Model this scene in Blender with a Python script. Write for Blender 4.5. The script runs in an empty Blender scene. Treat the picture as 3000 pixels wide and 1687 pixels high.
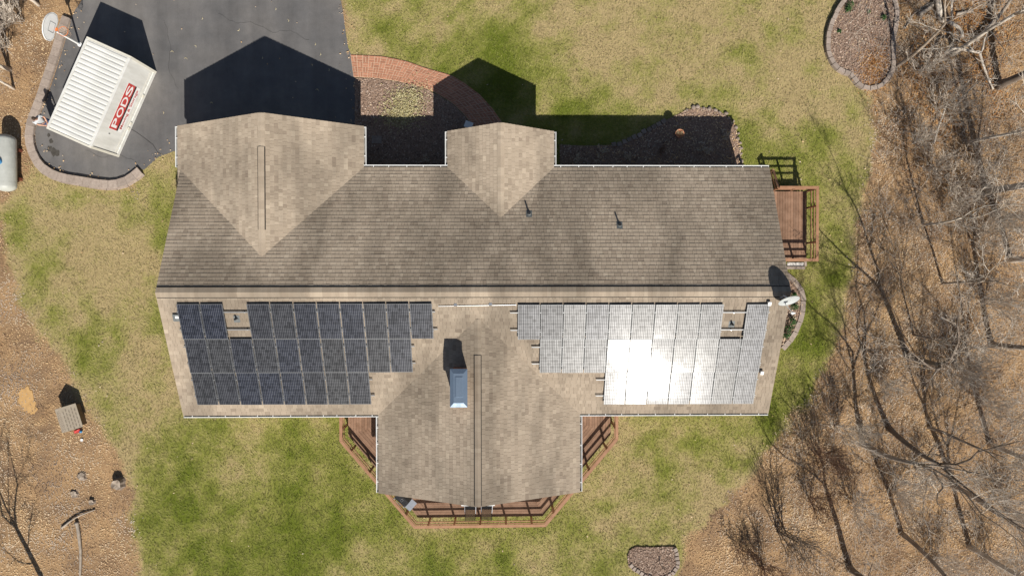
import bpy, math, random
import numpy as np
from mathutils import Matrix, Vector

random.seed(7)
rng = np.random.default_rng(7)
SC = bpy.context.scene
COL = SC.collection

# ------------------------------------------------------------------ camera, sky, sun, exposure
CAM_H = 34.4387
TX, TY, RZ, FPX = 0.0128, 0.0146, 0.0014, 1903.8       # measured from the photograph (3000 px wide)
SUN_X, SUN_Y = 0.318, -1.145                           # direction towards the sun per metre of height
SUN_STRENGTH = 5.0
SKY_STRENGTH = 0.05
EXPOSURE = 0.34


def cam_axes():
    c, s = math.cos(RZ), math.sin(RZ)
    Z = np.array([[c, -s, 0], [s, c, 0], [0, 0, 1]])
    c, s = math.cos(TX), math.sin(TX)
    X = np.array([[1, 0, 0], [0, c, -s], [0, s, c]])
    c, s = math.cos(TY), math.sin(TY)
    Y = np.array([[c, 0, s], [0, 1, 0], [-s, 0, c]])
    return Y @ X @ Z


AX = cam_axes()
cam_data = bpy.data.cameras.new('camera')
cam_data.sensor_width = 36
cam_data.sensor_fit = 'HORIZONTAL'
cam_data.lens = FPX / 3000 * 36
cam_data.clip_start = 0.5
cam_data.clip_end = 2000
cam = bpy.data.objects.new('camera', cam_data)
COL.objects.link(cam)
m4 = Matrix.Identity(4)
for i in range(3):
    for j in range(3):
        m4[i][j] = AX[j][i]
m4[2][3] = CAM_H
cam.matrix_world = m4
SC.camera = cam

sun_elev = math.atan2(1, math.hypot(SUN_X, SUN_Y))
world = bpy.data.worlds.new('World')
SC.world = world
world.use_nodes = True
wn = world.node_tree
wn.nodes.clear()
w_out = wn.nodes.new('ShaderNodeOutputWorld')
w_bg = wn.nodes.new('ShaderNodeBackground')
w_sky = wn.nodes.new('ShaderNodeTexSky')
w_sky.sky_type = 'NISHITA'
w_sky.sun_disc = False
w_sky.sun_elevation = sun_elev
w_sky.sun_rotation = math.atan2(SUN_X, SUN_Y)
w_bg.inputs['Strength'].default_value = SKY_STRENGTH
wn.links.new(w_sky.outputs[0], w_bg.inputs[0])
wn.links.new(w_bg.outputs[0], w_out.inputs[0])

sun_data = bpy.data.lights.new('sun', 'SUN')
sun_data.energy = SUN_STRENGTH
sun_data.angle = math.radians(0.5)
sun_data.color = (1.0, 0.95, 0.87)
sun = bpy.data.objects.new('sun', sun_data)
sun.location = (10, -30, 40)
sun.rotation_euler = Vector((-SUN_X, -SUN_Y, -1)).to_track_quat('-Z', 'Y').to_euler()
COL.objects.link(sun)

SC.view_settings.view_transform = 'Standard'
SC.view_settings.look = 'None'
SC.view_settings.exposure = EXPOSURE
SC.view_settings.gamma = 1
SC.view_settings.use_curve_mapping = False
SC.cycles.max_bounces = 6
SC.cycles.use_denoising = True


# ------------------------------------------------------------------ measuring helpers
def ray(u, v):
    return AX.T @ np.array([(u - 1500) / FPX, -(v - 843.5) / FPX, -1.0])


def at(u, v, z=0.0):
    """world point at height z seen at photo pixel (u, v) of the 3000 px photograph"""
    d = ray(u, v)
    t = (z - CAM_H) / d[2]
    return Vector((t * d[0], t * d[1], z))


def P2(pts, z=0.0):
    return [(lambda w: (w.x, w.y))(at(u, v, z)) for u, v in pts]


def catmull(pts, n=6, closed=False):
    pts = [np.array(p, float) for p in pts]
    out = []
    m = len(pts)
    rngk = range(m) if closed else range(m - 1)
    for i in rngk:
        if closed:
            a, b, c, d = pts[(i - 1) % m], pts[i], pts[(i + 1) % m], pts[(i + 2) % m]
        else:
            a, b, c, d = pts[max(i - 1, 0)], pts[i], pts[i + 1], pts[min(i + 2, m - 1)]
        for k in range(n):
            t = k / n
            out.append(0.5 * ((2 * b) + (-a + c) * t + (2 * a - 5 * b + 4 * c - d) * t * t + (-a + 3 * b - 3 * c + d) * t ** 3))
    if not closed:
        out.append(pts[-1])
    return [tuple(p) for p in out]


def resample(pts, step, closed=False):
    """points at even steps along a polyline, with unit tangents"""
    p = [np.array(q, float) for q in pts]
    if closed:
        p.append(p[0])
    seg = [np.linalg.norm(p[i + 1] - p[i]) for i in range(len(p) - 1)]
    cum = np.concatenate([[0], np.cumsum(seg)])
    total = cum[-1]
    n = max(1, round(total / step))
    out = []
    for k in range(n + (0 if closed else 1)):
        s = total * k / n
        i = min(len(seg) - 1, int(np.searchsorted(cum, s, side='right') - 1))
        t = (s - cum[i]) / max(seg[i], 1e-9)
        pos = p[i] + (p[i + 1] - p[i]) * t
        out.append((pos, (p[i + 1] - p[i]) / max(seg[i], 1e-9)))
    return out, total


def in_poly(x, y, poly):
    x = np.asarray(x); y = np.asarray(y)
    r = np.zeros(x.shape, bool)
    n = len(poly)
    for i in range(n):
        x0, y0 = poly[i]; x1, y1 = poly[(i + 1) % n]
        c = (y0 > y) != (y1 > y)
        with np.errstate(divide='ignore', invalid='ignore'):
            xi = x0 + (y - y0) * (x1 - x0) / (y1 - y0 if y1 != y0 else 1e-9)
        r ^= c & (x < xi)
    return r


def poly_sd(x, y, poly):
    """signed distance, negative inside"""
    d = np.full(np.shape(x), 1e9)
    n = len(poly)
    for i in range(n):
        x0, y0 = poly[i]; x1, y1 = poly[(i + 1) % n]
        dx, dy = x1 - x0, y1 - y0
        L = dx * dx + dy * dy + 1e-12
        t = np.clip(((x - x0) * dx + (y - y0) * dy) / L, 0, 1)
        d = np.minimum(d, np.hypot(x - x0 - t * dx, y - y0 - t * dy))
    return np.where(in_poly(x, y, poly), -d, d)


def vnoise(x, y, scale, seed):
    g = np.random.default_rng(seed).random((128, 128))
    X = np.asarray(x) / scale + 1000; Y = np.asarray(y) / scale + 1000
    xi = np.floor(X).astype(int); yi = np.floor(Y).astype(int)
    fx = X - xi; fy = Y - yi
    fx = fx * fx * (3 - 2 * fx); fy = fy * fy * (3 - 2 * fy)
    a = g[xi % 128, yi % 128]; b = g[(xi + 1) % 128, yi % 128]
    c = g[xi % 128, (yi + 1) % 128]; d = g[(xi + 1) % 128, (yi + 1) % 128]
    return (a * (1 - fx) + b * fx) * (1 - fy) + (c * (1 - fx) + d * fx) * fy


def fnoise(x, y, scale, seed, octaves=4):
    s = 0; w = 0; amp = 1
    for o in range(octaves):
        s = s + amp * vnoise(x, y, scale / 2 ** o, seed + o)
        w += amp
        amp *= 0.6
    return s / w


# ------------------------------------------------------------------ materials
def new_mat(name):
    m = bpy.data.materials.new(name)
    m.use_nodes = True
    nt = m.node_tree
    return m, nt, nt.nodes['Principled BSDF']


def rgba(c):
    return (c[0], c[1], c[2], 1)


def mixc(nt, fac, a, b, blend='MIX'):
    n = nt.nodes.new('ShaderNodeMix')
    n.data_type = 'RGBA'
    n.blend_type = blend
    def put(idx, v):
        s = n.inputs[idx]
        if hasattr(v, 'is_linked') or hasattr(v, 'links'):
            nt.links.new(v, s)
        elif isinstance(v, (int, float)):
            s.default_value = v
        else:
            s.default_value = rgba(v)
    put(0, fac); put(6, a); put(7, b)
    return n.outputs[2]


def math_n(nt, op, a, b=None, c=None, clamp=False):
    n = nt.nodes.new('ShaderNodeMath')
    n.operation = op
    n.use_clamp = clamp
    for i, v in enumerate((a, b, c)):
        if v is None:
            continue
        if isinstance(v, (int, float)):
            n.inputs[i].default_value = v
        else:
            nt.links.new(v, n.inputs[i])
    return n.outputs[0]


def noise_n(nt, vec, scale, detail=4, rough=0.6):
    n = nt.nodes.new('ShaderNodeTexNoise')
    n.inputs['Scale'].default_value = scale
    n.inputs['Detail'].default_value = detail
    n.inputs['Roughness'].default_value = rough
    nt.links.new(vec, n.inputs['Vector'])
    return n.outputs['Fac']


def ramp_n(nt, fac, stops):
    n = nt.nodes.new('ShaderNodeValToRGB')
    e = n.color_ramp.elements
    while len(e) < len(stops):
        e.new(0.5)
    for el, (p, c) in zip(e, stops):
        el.position = p
        el.color = rgba(c)
    nt.links.new(fac, n.inputs[0])
    return n.outputs[0]


def maprange(nt, v, a, b, c=0.0, d=1.0):
    n = nt.nodes.new('ShaderNodeMapRange')
    for i, x in enumerate((a, b, c, d)):
        n.inputs[i + 1].default_value = x
    nt.links.new(v, n.inputs[0])
    return n.outputs[0]


def bump_n(nt, bsdf, height, strength=0.3, dist=0.02):
    n = nt.nodes.new('ShaderNodeBump')
    n.inputs['Strength'].default_value = strength
    n.inputs['Distance'].default_value = dist
    nt.links.new(height, n.inputs['Height'])
    nt.links.new(n.outputs[0], bsdf.inputs['Normal'])


def attr_n(nt, name):
    n = nt.nodes.new('ShaderNodeAttribute')
    n.attribute_name = name
    return n.outputs['Fac']


def coords(nt, kind='Object'):
    if kind == 'World':
        return nt.nodes.new('ShaderNodeNewGeometry').outputs['Position']
    return nt.nodes.new('ShaderNodeTexCoord').outputs[kind]


def mapped(nt, vec, scale=(1, 1, 1), rot=(0, 0, 0)):
    n = nt.nodes.new('ShaderNodeMapping')
    n.inputs['Scale'].default_value = scale
    n.inputs['Rotation'].default_value = rot
    nt.links.new(vec, n.inputs['Vector'])
    return n.outputs[0]


def noisy(name, c1, c2, scale=6, rough=0.8, metal=0.0, bump=0.15, coord='Object', stretch=(1, 1, 1), spec=0.3, rand=0.0):
    m, nt, b = new_mat(name)
    v = mapped(nt, coords(nt, coord), stretch)
    f = noise_n(nt, v, scale, 5, 0.65)
    col = mixc(nt, maprange(nt, f, 0.3, 0.7), c1, c2)
    if rand:
        oi = nt.nodes.new('ShaderNodeObjectInfo')
        k = maprange(nt, oi.outputs['Random'], 0, 1, 1 - rand, 1 + rand)
        g = nt.nodes.new('ShaderNodeCombineColor')
        for i in range(3):
            nt.links.new(k, g.inputs[i])
        col = mixc(nt, 1.0, col, g.outputs[0], 'MULTIPLY')
    nt.links.new(col, b.inputs['Base Color'])
    b.inputs['Roughness'].default_value = rough
    b.inputs['Metallic'].default_value = metal
    b.inputs['Specular IOR Level'].default_value = spec
    if bump:
        f2 = noise_n(nt, v, scale * 5, 3, 0.6)
        bump_n(nt, b, f2, bump, 0.01)
    return m


MAT = {}


def shingle_material(name, shades, use_tint=True):
    m, nt, b = new_mat(name)
    w = coords(nt, 'World')
    t = attr_n(nt, 'tint')
    col = ramp_n(nt, t, shades)
    # weather stains running down the slope, with edges of their own
    st = noise_n(nt, mapped(nt, w, (0.75, 0.28, 0.28)), 1.0, 4, 0.62)
    st2 = noise_n(nt, mapped(nt, w, (0.35, 0.16, 0.16)), 1.0, 2, 0.5)
    s = maprange(nt, math_n(nt, 'MULTIPLY', st, st2), 0.17, 0.33, 0.72, 1.10)
    gr = maprange(nt, noise_n(nt, w, 55, 3, 0.7), 0.3, 0.7, 0.84, 1.16)
    k = math_n(nt, 'MULTIPLY', s, gr)
    g = nt.nodes.new('ShaderNodeCombineColor')
    for i in range(3):
        nt.links.new(k, g.inputs[i])
    nt.links.new(mixc(nt, 1.0, col, g.outputs[0], 'MULTIPLY'), b.inputs['Base Color'])
    b.inputs['Roughness'].default_value = 0.95
    b.inputs['Diffuse Roughness'].default_value = 0.6
    b.inputs['Specular IOR Level'].default_value = 0.15
    return m


MAT['shingle'] = shingle_material('asphalt_shingle', [(0.0, (0.29, 0.232, 0.176)), (0.35, (0.365, 0.298, 0.226)), (0.7, (0.405, 0.334, 0.256)), (1.0, (0.46, 0.385, 0.295))])
MAT['roof_deck'] = noisy('roof_underlay', (0.06, 0.05, 0.042), (0.09, 0.075, 0.06), 8)
MAT['vent_dark'] = noisy('ridge_vent_plastic', (0.02, 0.018, 0.016), (0.04, 0.035, 0.03), 10)
MAT['siding'] = noisy('tan_siding', (0.50, 0.45, 0.37), (0.56, 0.5, 0.42), 2, 0.7)
MAT['white'] = noisy('white_aluminium', (0.72, 0.72, 0.70), (0.80, 0.80, 0.78), 3, 0.45, bump=0.03)
MAT['gutter_in'] = noisy('gutter_channel', (0.12, 0.11, 0.10), (0.30, 0.28, 0.25), 5, 0.8)
MAT['brick'] = noisy('chimney_brick', (0.20, 0.085, 0.05), (0.30, 0.13, 0.08), 14, 0.9)
MAT['alu'] = noisy('aluminium', (0.55, 0.56, 0.57), (0.66, 0.67, 0.68), 6, 0.38, 0.9, 0.02)
MAT['panel_frame'] = noisy('anodised_frame', (0.17, 0.175, 0.18), (0.24, 0.245, 0.25), 6, 0.5, 0.3, 0.0)
MAT['pale_gravel'] = noisy('pale_gravel', (0.25, 0.23, 0.21), (0.75, 0.73, 0.70), 14, 0.9, bump=0.8, coord='World')
MAT['pvc'] = noisy('grey_flashing', (0.09, 0.10, 0.10), (0.16, 0.17, 0.17), 8, 0.6)
MAT['black'] = noisy('black_plastic', (0.012, 0.012, 0.013), (0.028, 0.028, 0.03), 9, 0.45, bump=0.05)
MAT['dish'] = noisy('grey_dish_paint', (0.34, 0.36, 0.355), (0.41, 0.425, 0.42), 4, 0.55, bump=0.02)
MAT['cedar'] = noisy('stained_deck_wood', (0.185, 0.103, 0.062), (0.29, 0.175, 0.115), 2.4, 0.75, stretch=(1, 1, 1), bump=0.2, rand=0.16, coord='World')
MAT['cedar_rail'] = noisy('stained_rail_wood', (0.29, 0.15, 0.082), (0.38, 0.205, 0.12), 3, 0.7, bump=0.15, rand=0.06, coord='World')
MAT['paver'] = noisy('clay_paver', (0.34, 0.15, 0.09), (0.46, 0.225, 0.14), 5, 0.9, rand=0.17, coord='World')
MAT['grout'] = noisy('sandy_joint', (0.46, 0.31, 0.21), (0.60, 0.43, 0.31), 12, 0.95)
MAT['wall_block'] = noisy('retaining_block', (0.27, 0.215, 0.18), (0.38, 0.315, 0.265), 9, 0.95, bump=0.4, rand=0.13, coord='World')
MAT['grey_stone'] = noisy('grey_field_stone', (0.19, 0.15, 0.125), (0.32, 0.26, 0.215), 7, 0.95, bump=0.4, rand=0.2, coord='World')
MAT['mulch'] = noisy('bark_mulch', (0.17, 0.11, 0.08), (0.36, 0.25, 0.18), 9, 0.95, bump=0.8, coord='World')
MAT['pod_white'] = noisy('container_white', (0.56, 0.55, 0.51), (0.72, 0.715, 0.68), 1.8, 0.55, bump=0.03, stretch=(1.6, .5, .35))
MAT['pod_cream'] = noisy('container_cream', (0.60, 0.57, 0.49), (0.68, 0.65, 0.56), 2.5, 0.55, bump=0.03)
MAT['pod_red'] = noisy('decal_red', (0.46, 0.045, 0.04), (0.54, 0.07, 0.06), 3, 0.5, bump=0)
MAT['pod_black'] = noisy('decal_black', (0.02, 0.02, 0.02), (0.04, 0.04, 0.04), 3, 0.5, bump=0)
MAT['decal_white'] = noisy('decal_white', (0.76, 0.75, 0.73), (0.8, 0.79, 0.77), 3, 0.5, bump=0)
MAT['rust'] = noisy('rust_latch', (0.16, 0.05, 0.03), (0.26, 0.09, 0.05), 20, 0.8)
MAT['tank'] = noisy('tank_paint', (0.36, 0.37, 0.34), (0.45, 0.46, 0.43), 3, 0.45, bump=0.02)
MAT['blue'] = noisy('blue_plastic', (0.03, 0.16, 0.36), (0.06, 0.25, 0.48), 5, 0.5, bump=0.02)
MAT['dog_roof'] = noisy('plastic_roof', (0.37, 0.31, 0.235), (0.45, 0.385, 0.30), 5, 0.7, bump=0.1)
MAT['dog_rib'] = noisy('plastic_roof_groove', (0.20, 0.165, 0.13), (0.26, 0.215, 0.17), 5, 0.7, bump=0.1)
MAT['dog_wall'] = noisy('plastic_wall', (0.16, 0.11, 0.07), (0.22, 0.15, 0.095), 4, 0.7, bump=0.1)
MAT['orange'] = noisy('orange_rim', (0.55, 0.14, 0.03), (0.66, 0.19, 0.05), 5, 0.5, bump=0.02)
MAT['net'] = noisy('worn_net', (0.38, 0.27, 0.19), (0.5, 0.38, 0.28), 5, 0.9, bump=0)
MAT['mesh_cloth'] = noisy('dark_sling', (0.022, 0.022, 0.024), (0.045, 0.044, 0.045), 18, 0.75, bump=0.2)
MAT['steel'] = noisy('brushed_steel', (0.42, 0.44, 0.47), (0.54, 0.56, 0.59), 9, 0.35, 0.9, 0.05)
MAT['skin'] = noisy('skin', (0.50, 0.28, 0.19), (0.56, 0.32, 0.225), 6, 0.6, bump=0.02)
MAT['shirt'] = noisy('grey_shirt', (0.42, 0.44, 0.46), (0.52, 0.54, 0.56), 6, 0.9, bump=0.1)
MAT['jeans'] = noisy('blue_denim', (0.045, 0.09, 0.20), (0.08, 0.14, 0.28), 12, 0.9, bump=0.1)
MAT['hair'] = noisy('brown_hair', (0.035, 0.022, 0.016), (0.07, 0.045, 0.032), 20, 0.8)
MAT['shoe'] = noisy('tan_boot', (0.36, 0.17, 0.075), (0.44, 0.22, 0.10), 8, 0.8)
MAT['terracotta'] = noisy('terracotta', (0.42, 0.17, 0.09), (0.52, 0.25, 0.15), 8, 0.9)
MAT['dry_plant'] = noisy('dry_stems', (0.40, 0.33, 0.20), (0.56, 0.5, 0.34), 6, 0.9, bump=0)
MAT['twig_red'] = noisy('reddish_twigs', (0.16, 0.09, 0.06), (0.24, 0.15, 0.10), 4, 0.9, bump=0)
MAT['bark_pale'] = noisy('pale_bark', (0.34, 0.285, 0.225), (0.70, 0.63, 0.54), 3.0, 0.9, bump=0.5, stretch=(1, 1, 0.35))
MAT['bark_grey'] = noisy('grey_bark', (0.17, 0.13, 0.095), (0.46, 0.385, 0.31), 3.0, 0.95, bump=0.6, stretch=(1, 1, 0.35))
MAT['bark_dark'] = noisy('dark_bark', (0.12, 0.092, 0.07), (0.25, 0.20, 0.16), 3.5, 0.95, bump=0.6, stretch=(1, 1, 0.35))
MAT['twig'] = noisy('grey_twigs', (0.42, 0.36, 0.29), (0.70, 0.62, 0.53), 2.0, 0.9, bump=0)
MAT['wood_cut'] = noisy('weathered_log', (0.24, 0.20, 0.16), (0.42, 0.36, 0.295), 6, 0.9, bump=0.4, coord='World')
MAT['sand'] = noisy('orange_subsoil', (0.42, 0.25, 0.10), (0.56, 0.35, 0.15), 6, 0.95, bump=0.4, coord='World')


def leaf_mat(name, stops, rough=0.85, fade=False):
    m, nt, b = new_mat(name)
    col = ramp_n(nt, attr_n(nt, 'tint'), stops)
    if fade:
        # older, greyer drifts among the fresher leaves
        ow = noise_n(nt, coords(nt, 'World'), 0.45, 5, 0.65)
        hs = nt.nodes.new('ShaderNodeHueSaturation')
        hs.inputs['Saturation'].default_value = 0.55
        hs.inputs['Value'].default_value = 0.80
        nt.links.new(col, hs.inputs['Color'])
        col = mixc(nt, maprange(nt, ow, 0.40, 0.62), col, hs.outputs[0])
    nt.links.new(col, b.inputs['Base Color'])
    b.inputs['Roughness'].default_value = rough
    b.inputs['Specular IOR Level'].default_value = 0.2
    return m


MAT['leaf'] = leaf_mat('dead_leaf', [(0.0, (0.15, 0.08, 0.042)), (0.22, (0.33, 0.195, 0.098)), (0.5, (0.52, 0.345, 0.18)), (0.78, (0.66, 0.465, 0.255)), (1.0, (0.70, 0.53, 0.33))], fade=True)
MAT['orange_leaf'] = leaf_mat('orange_leaf', [(0.0, (0.16, 0.06, 0.02)), (0.5, (0.36, 0.17, 0.055)), (1.0, (0.5, 0.29, 0.12))])
MAT['green_leaf'] = leaf_mat('green_leaf', [(0.0, (0.012, 0.035, 0.012)), (0.5, (0.035, 0.085, 0.025)), (1.0, (0.08, 0.15, 0.045))])
MAT['pale_leaf'] = leaf_mat('pale_leaf', [(0.0, (0.16, 0.13, 0.05)), (0.5, (0.40, 0.35, 0.17)), (1.0, (0.58, 0.53, 0.34))])
MAT['bark_chip'] = leaf_mat('bark_chip', [(0.0, (0.12, 0.076, 0.056)), (0.4, (0.27, 0.185, 0.138)), (0.8, (0.42, 0.31, 0.24)), (1.0, (0.54, 0.43, 0.35))])

STRAW = (0.43, 0.335, 0.165)
GREEN = (0.125, 0.155, 0.026)


def grass_material():
    m, nt, b = new_mat('grass_blades')
    g = attr_n(nt, 'green'); t = attr_n(nt, 'tint')
    col = ramp_n(nt, g, [(0.0, (0.45, 0.355, 0.18)), (0.3, (0.37, 0.325, 0.125)), (0.6, (0.26, 0.255, 0.070)), (1.0, (0.145, 0.168, 0.028))])
    k = maprange(nt, t, 0, 1, 0.60, 1.06)
    c = nt.nodes.new('ShaderNodeCombineColor')
    for i in range(3):
        nt.links.new(k, c.inputs[i])
    nt.links.new(mixc(nt, 1.0, col, c.outputs[0], 'MULTIPLY'), b.inputs['Base Color'])
    b.inputs['Roughness'].default_value = 0.8
    b.inputs['Specular IOR Level'].default_value = 0.2
    return m


MAT['grass'] = grass_material()


def ground_material():
    m, nt, b = new_mat('lawn_and_litter')
    w = coords(nt, 'World')
    g = attr_n(nt, 'green'); l = attr_n(nt, 'litter')
    n1 = noise_n(nt, w, 7, 5, 0.7)
    n2 = noise_n(nt, w, 26, 4, 0.75)
    gg = math_n(nt, 'ADD', g, maprange(nt, n1, 0.3, 0.7, -0.22, 0.22), clamp=True)
    turf = ramp_n(nt, gg, [(0.0, (0.42, 0.325, 0.165)), (0.3, (0.345, 0.30, 0.115)), (0.6, (0.235, 0.238, 0.056)), (1.0, (0.125, 0.155, 0.018))])
    lit = ramp_n(nt, n2, [(0.25, (0.20, 0.122, 0.065)), (0.42, (0.34, 0.212, 0.11)), (0.58, (0.46, 0.30, 0.16)), (0.8, (0.57, 0.40, 0.23))])
    dp = noise_n(nt, w, 0.55, 5, 0.65)
    lit = mixc(nt, maprange(nt, dp, 0.42, 0.68), lit, (0.21, 0.135, 0.082))  # dark clumps: brush shadows and grey-brown zones put into the litter colour
    ll = math_n(nt, 'ADD', l, maprange(nt, n2, 0.3, 0.7, -0.25, 0.25))
    col = mixc(nt, maprange(nt, ll, 0.35, 0.65), turf, lit)
    k = maprange(nt, n2, 0.25, 0.75, 0.58, 1.15)
    c = nt.nodes.new('ShaderNodeCombineColor')
    for i in range(3):
        nt.links.new(k, c.inputs[i])
    nt.links.new(mixc(nt, 1.0, col, c.outputs[0], 'MULTIPLY'), b.inputs['Base Color'])
    b.inputs['Roughness'].default_value = 0.95
    b.inputs['Specular IOR Level'].default_value = 0.1
    bump_n(nt, b, n2, 0.5, 0.04)
    return m


MAT['ground'] = ground_material()
MAT['far_ground'] = noisy('woodland_floor', (0.13, 0.08, 0.05), (0.36, 0.235, 0.14), 5, 0.95, bump=0.6, coord='World')


def asphalt_material():
    m, nt, b = new_mat('sealed_asphalt')
    w = coords(nt, 'World')
    big = noise_n(nt, w, 0.22, 4, 0.6)
    mid = noise_n(nt, w, 1.6, 5, 0.65)
    fine = noise_n(nt, w, 60, 3, 0.7)
    base = ramp_n(nt, big, [(0.3, (0.098, 0.097, 0.099)), (0.5, (0.128, 0.122, 0.119)), (0.7, (0.165, 0.153, 0.142))])
    wear = noise_n(nt, mapped(nt, w, (1.1, 0.10, 1), (0, 0, 0.12)), 1.0, 4, 0.6)
    k = math_n(nt, 'MULTIPLY', maprange(nt, mid, 0.3, 0.7, 0.88, 1.12), maprange(nt, fine, 0.25, 0.75, 0.8, 1.2))
    k = math_n(nt, 'MULTIPLY', k, maprange(nt, wear, 0.3, 0.7, 0.86, 1.14))
    c = nt.nodes.new('ShaderNodeCombineColor')
    for i in range(3):
        nt.links.new(k, c.inputs[i])
    nt.links.new(mixc(nt, 1.0, base, c.outputs[0], 'MULTIPLY'), b.inputs['Base Color'])
    b.inputs['Roughness'].default_value = 0.75
    b.inputs['Specular IOR Level'].default_value = 0.3
    bump_n(nt, b, fine, 0.3, 0.006)
    return m


MAT['asphalt'] = asphalt_material()
MAT['oil'] = noisy('oil_stain', (0.05, 0.045, 0.038), (0.085, 0.078, 0.068), 4, 0.6, coord='World')
MAT['crack'] = noisy('crack_sealer', (0.02, 0.02, 0.02), (0.035, 0.035, 0.035), 4, 0.7, coord='World')


def solar_material():
    m, nt, b = new_mat('solar_cells')
    o = coords(nt, 'Object')
    sep = nt.nodes.new('ShaderNodeSeparateXYZ')
    nt.links.new(o, sep.inputs[0])
    oi = nt.nodes.new('ShaderNodeObjectInfo')
    rnd = oi.outputs['Random']
    cell = 0.166

    def lines(src, pitch, width):
        f = math_n(nt, 'FRACT', math_n(nt, 'ADD', math_n(nt, 'DIVIDE', src, pitch), 100.5))
        d = math_n(nt, 'ABSOLUTE', math_n(nt, 'SUBTRACT', f, 0.5))
        return math_n(nt, 'GREATER_THAN', d, 0.5 - width / pitch / 2)
    gx = lines(sep.outputs[0], cell, 0.018)
    gy = lines(sep.outputs[1], cell, 0.022)
    grid = math_n(nt, 'MAXIMUM', gx, gy)
    bus = lines(sep.outputs[0], cell / 2, 0.012)
    # every cell a slightly different crystal shade
    vx = math_n(nt, 'FLOOR', math_n(nt, 'ADD', math_n(nt, 'DIVIDE', sep.outputs[0], cell), 100))
    vy = math_n(nt, 'FLOOR', math_n(nt, 'ADD', math_n(nt, 'DIVIDE', sep.outputs[1], cell), 100))
    comb = nt.nodes.new('ShaderNodeCombineXYZ')
    nt.links.new(vx, comb.inputs[0]); nt.links.new(vy, comb.inputs[1])
    nt.links.new(math_n(nt, 'MULTIPLY', rnd, 37.0), comb.inputs[2])
    wn_ = nt.nodes.new('ShaderNodeTexWhiteNoise')
    nt.links.new(comb.outputs[0], wn_.inputs['Vector'])
    shade = maprange(nt, wn_.outputs['Value'], 0, 1, 0.7, 1.4)
    tone = ramp_n(nt, rnd, [(0.0, (0.012, 0.015, 0.027)), (0.5, (0.020, 0.021, 0.027)), (1.0, (0.028, 0.028, 0.029))])
    c = nt.nodes.new('ShaderNodeCombineColor')
    for i in range(3):
        nt.links.new(shade, c.inputs[i])
    tone = mixc(nt, 1.0, tone, c.outputs[0], 'MULTIPLY')
    col = mixc(nt, math_n(nt, 'MULTIPLY', bus, maprange(nt, wn_.outputs['Value'], 0, 1, 0.35, 0.95)), tone, (0.15, 0.155, 0.165))
    col = mixc(nt, math_n(nt, 'MULTIPLY', grid, 0.55), col, (0.006, 0.007, 0.009))
    nt.links.new(col, b.inputs['Base Color'])
    b.inputs['Roughness'].default_value = 0.39
    sp_ = math_n(nt, 'MULTIPLY', maprange(nt, wn_.outputs['Value'], 0, 1, 0.26, 0.36), math_n(nt, 'SUBTRACT', 1.0, math_n(nt, 'MULTIPLY', grid, 0.5)))
    sp_ = math_n(nt, 'ADD', sp_, math_n(nt, 'MULTIPLY', bus, 0.35))
    nt.links.new(sp_, b.inputs['Specular IOR Level'])
    b.inputs['Coat Weight'].default_value = 0.32
    b.inputs['Coat Roughness'].default_value = 0.08
    b.inputs['Coat IOR'].default_value = 1.5
    # faintly rippled glass, different on every pane
    rp = noise_n(nt, mapped(nt, coords(nt, 'World'), (1, 1, 1)), 1.3, 2, 0.5)
    bn = nt.nodes.new('ShaderNodeBump')
    bn.inputs['Strength'].default_value = 0.07
    bn.inputs['Distance'].default_value = 0.05
    nt.links.new(rp, bn.inputs['Height'])
    nt.links.new(bn.outputs[0], b.inputs['Coat Normal'])
    return m


MAT['solar'] = solar_material()
m_, nt_, b_ = new_mat('sky_tinted_steel_cap')
f_ = noise_n(nt_, coords(nt_, 'Object'), 3, 4, 0.6)
nt_.links.new(mixc(nt_, f_, (0.19, 0.25, 0.33), (0.25, 0.32, 0.40)), b_.inputs['Base Color'])  # sky reflection put into the steel as a bluish base colour
b_.inputs['Metallic'].default_value = 0.55
b_.inputs['Roughness'].default_value = 0.30
bump_n(nt_, b_, noise_n(nt_, coords(nt_, 'Object'), 4, 2, 0.5), 0.08, 0.05)
MAT['cap_sky_tint'] = m_
m_, nt_, b_ = new_mat('open_weave_sling')
b_.inputs['Base Color'].default_value = (0.16, 0.12, 0.085, 1)
b_.inputs['Alpha'].default_value = 0.72
b_.inputs['Roughness'].default_value = 0.8
MAT['weave'] = m_


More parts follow.
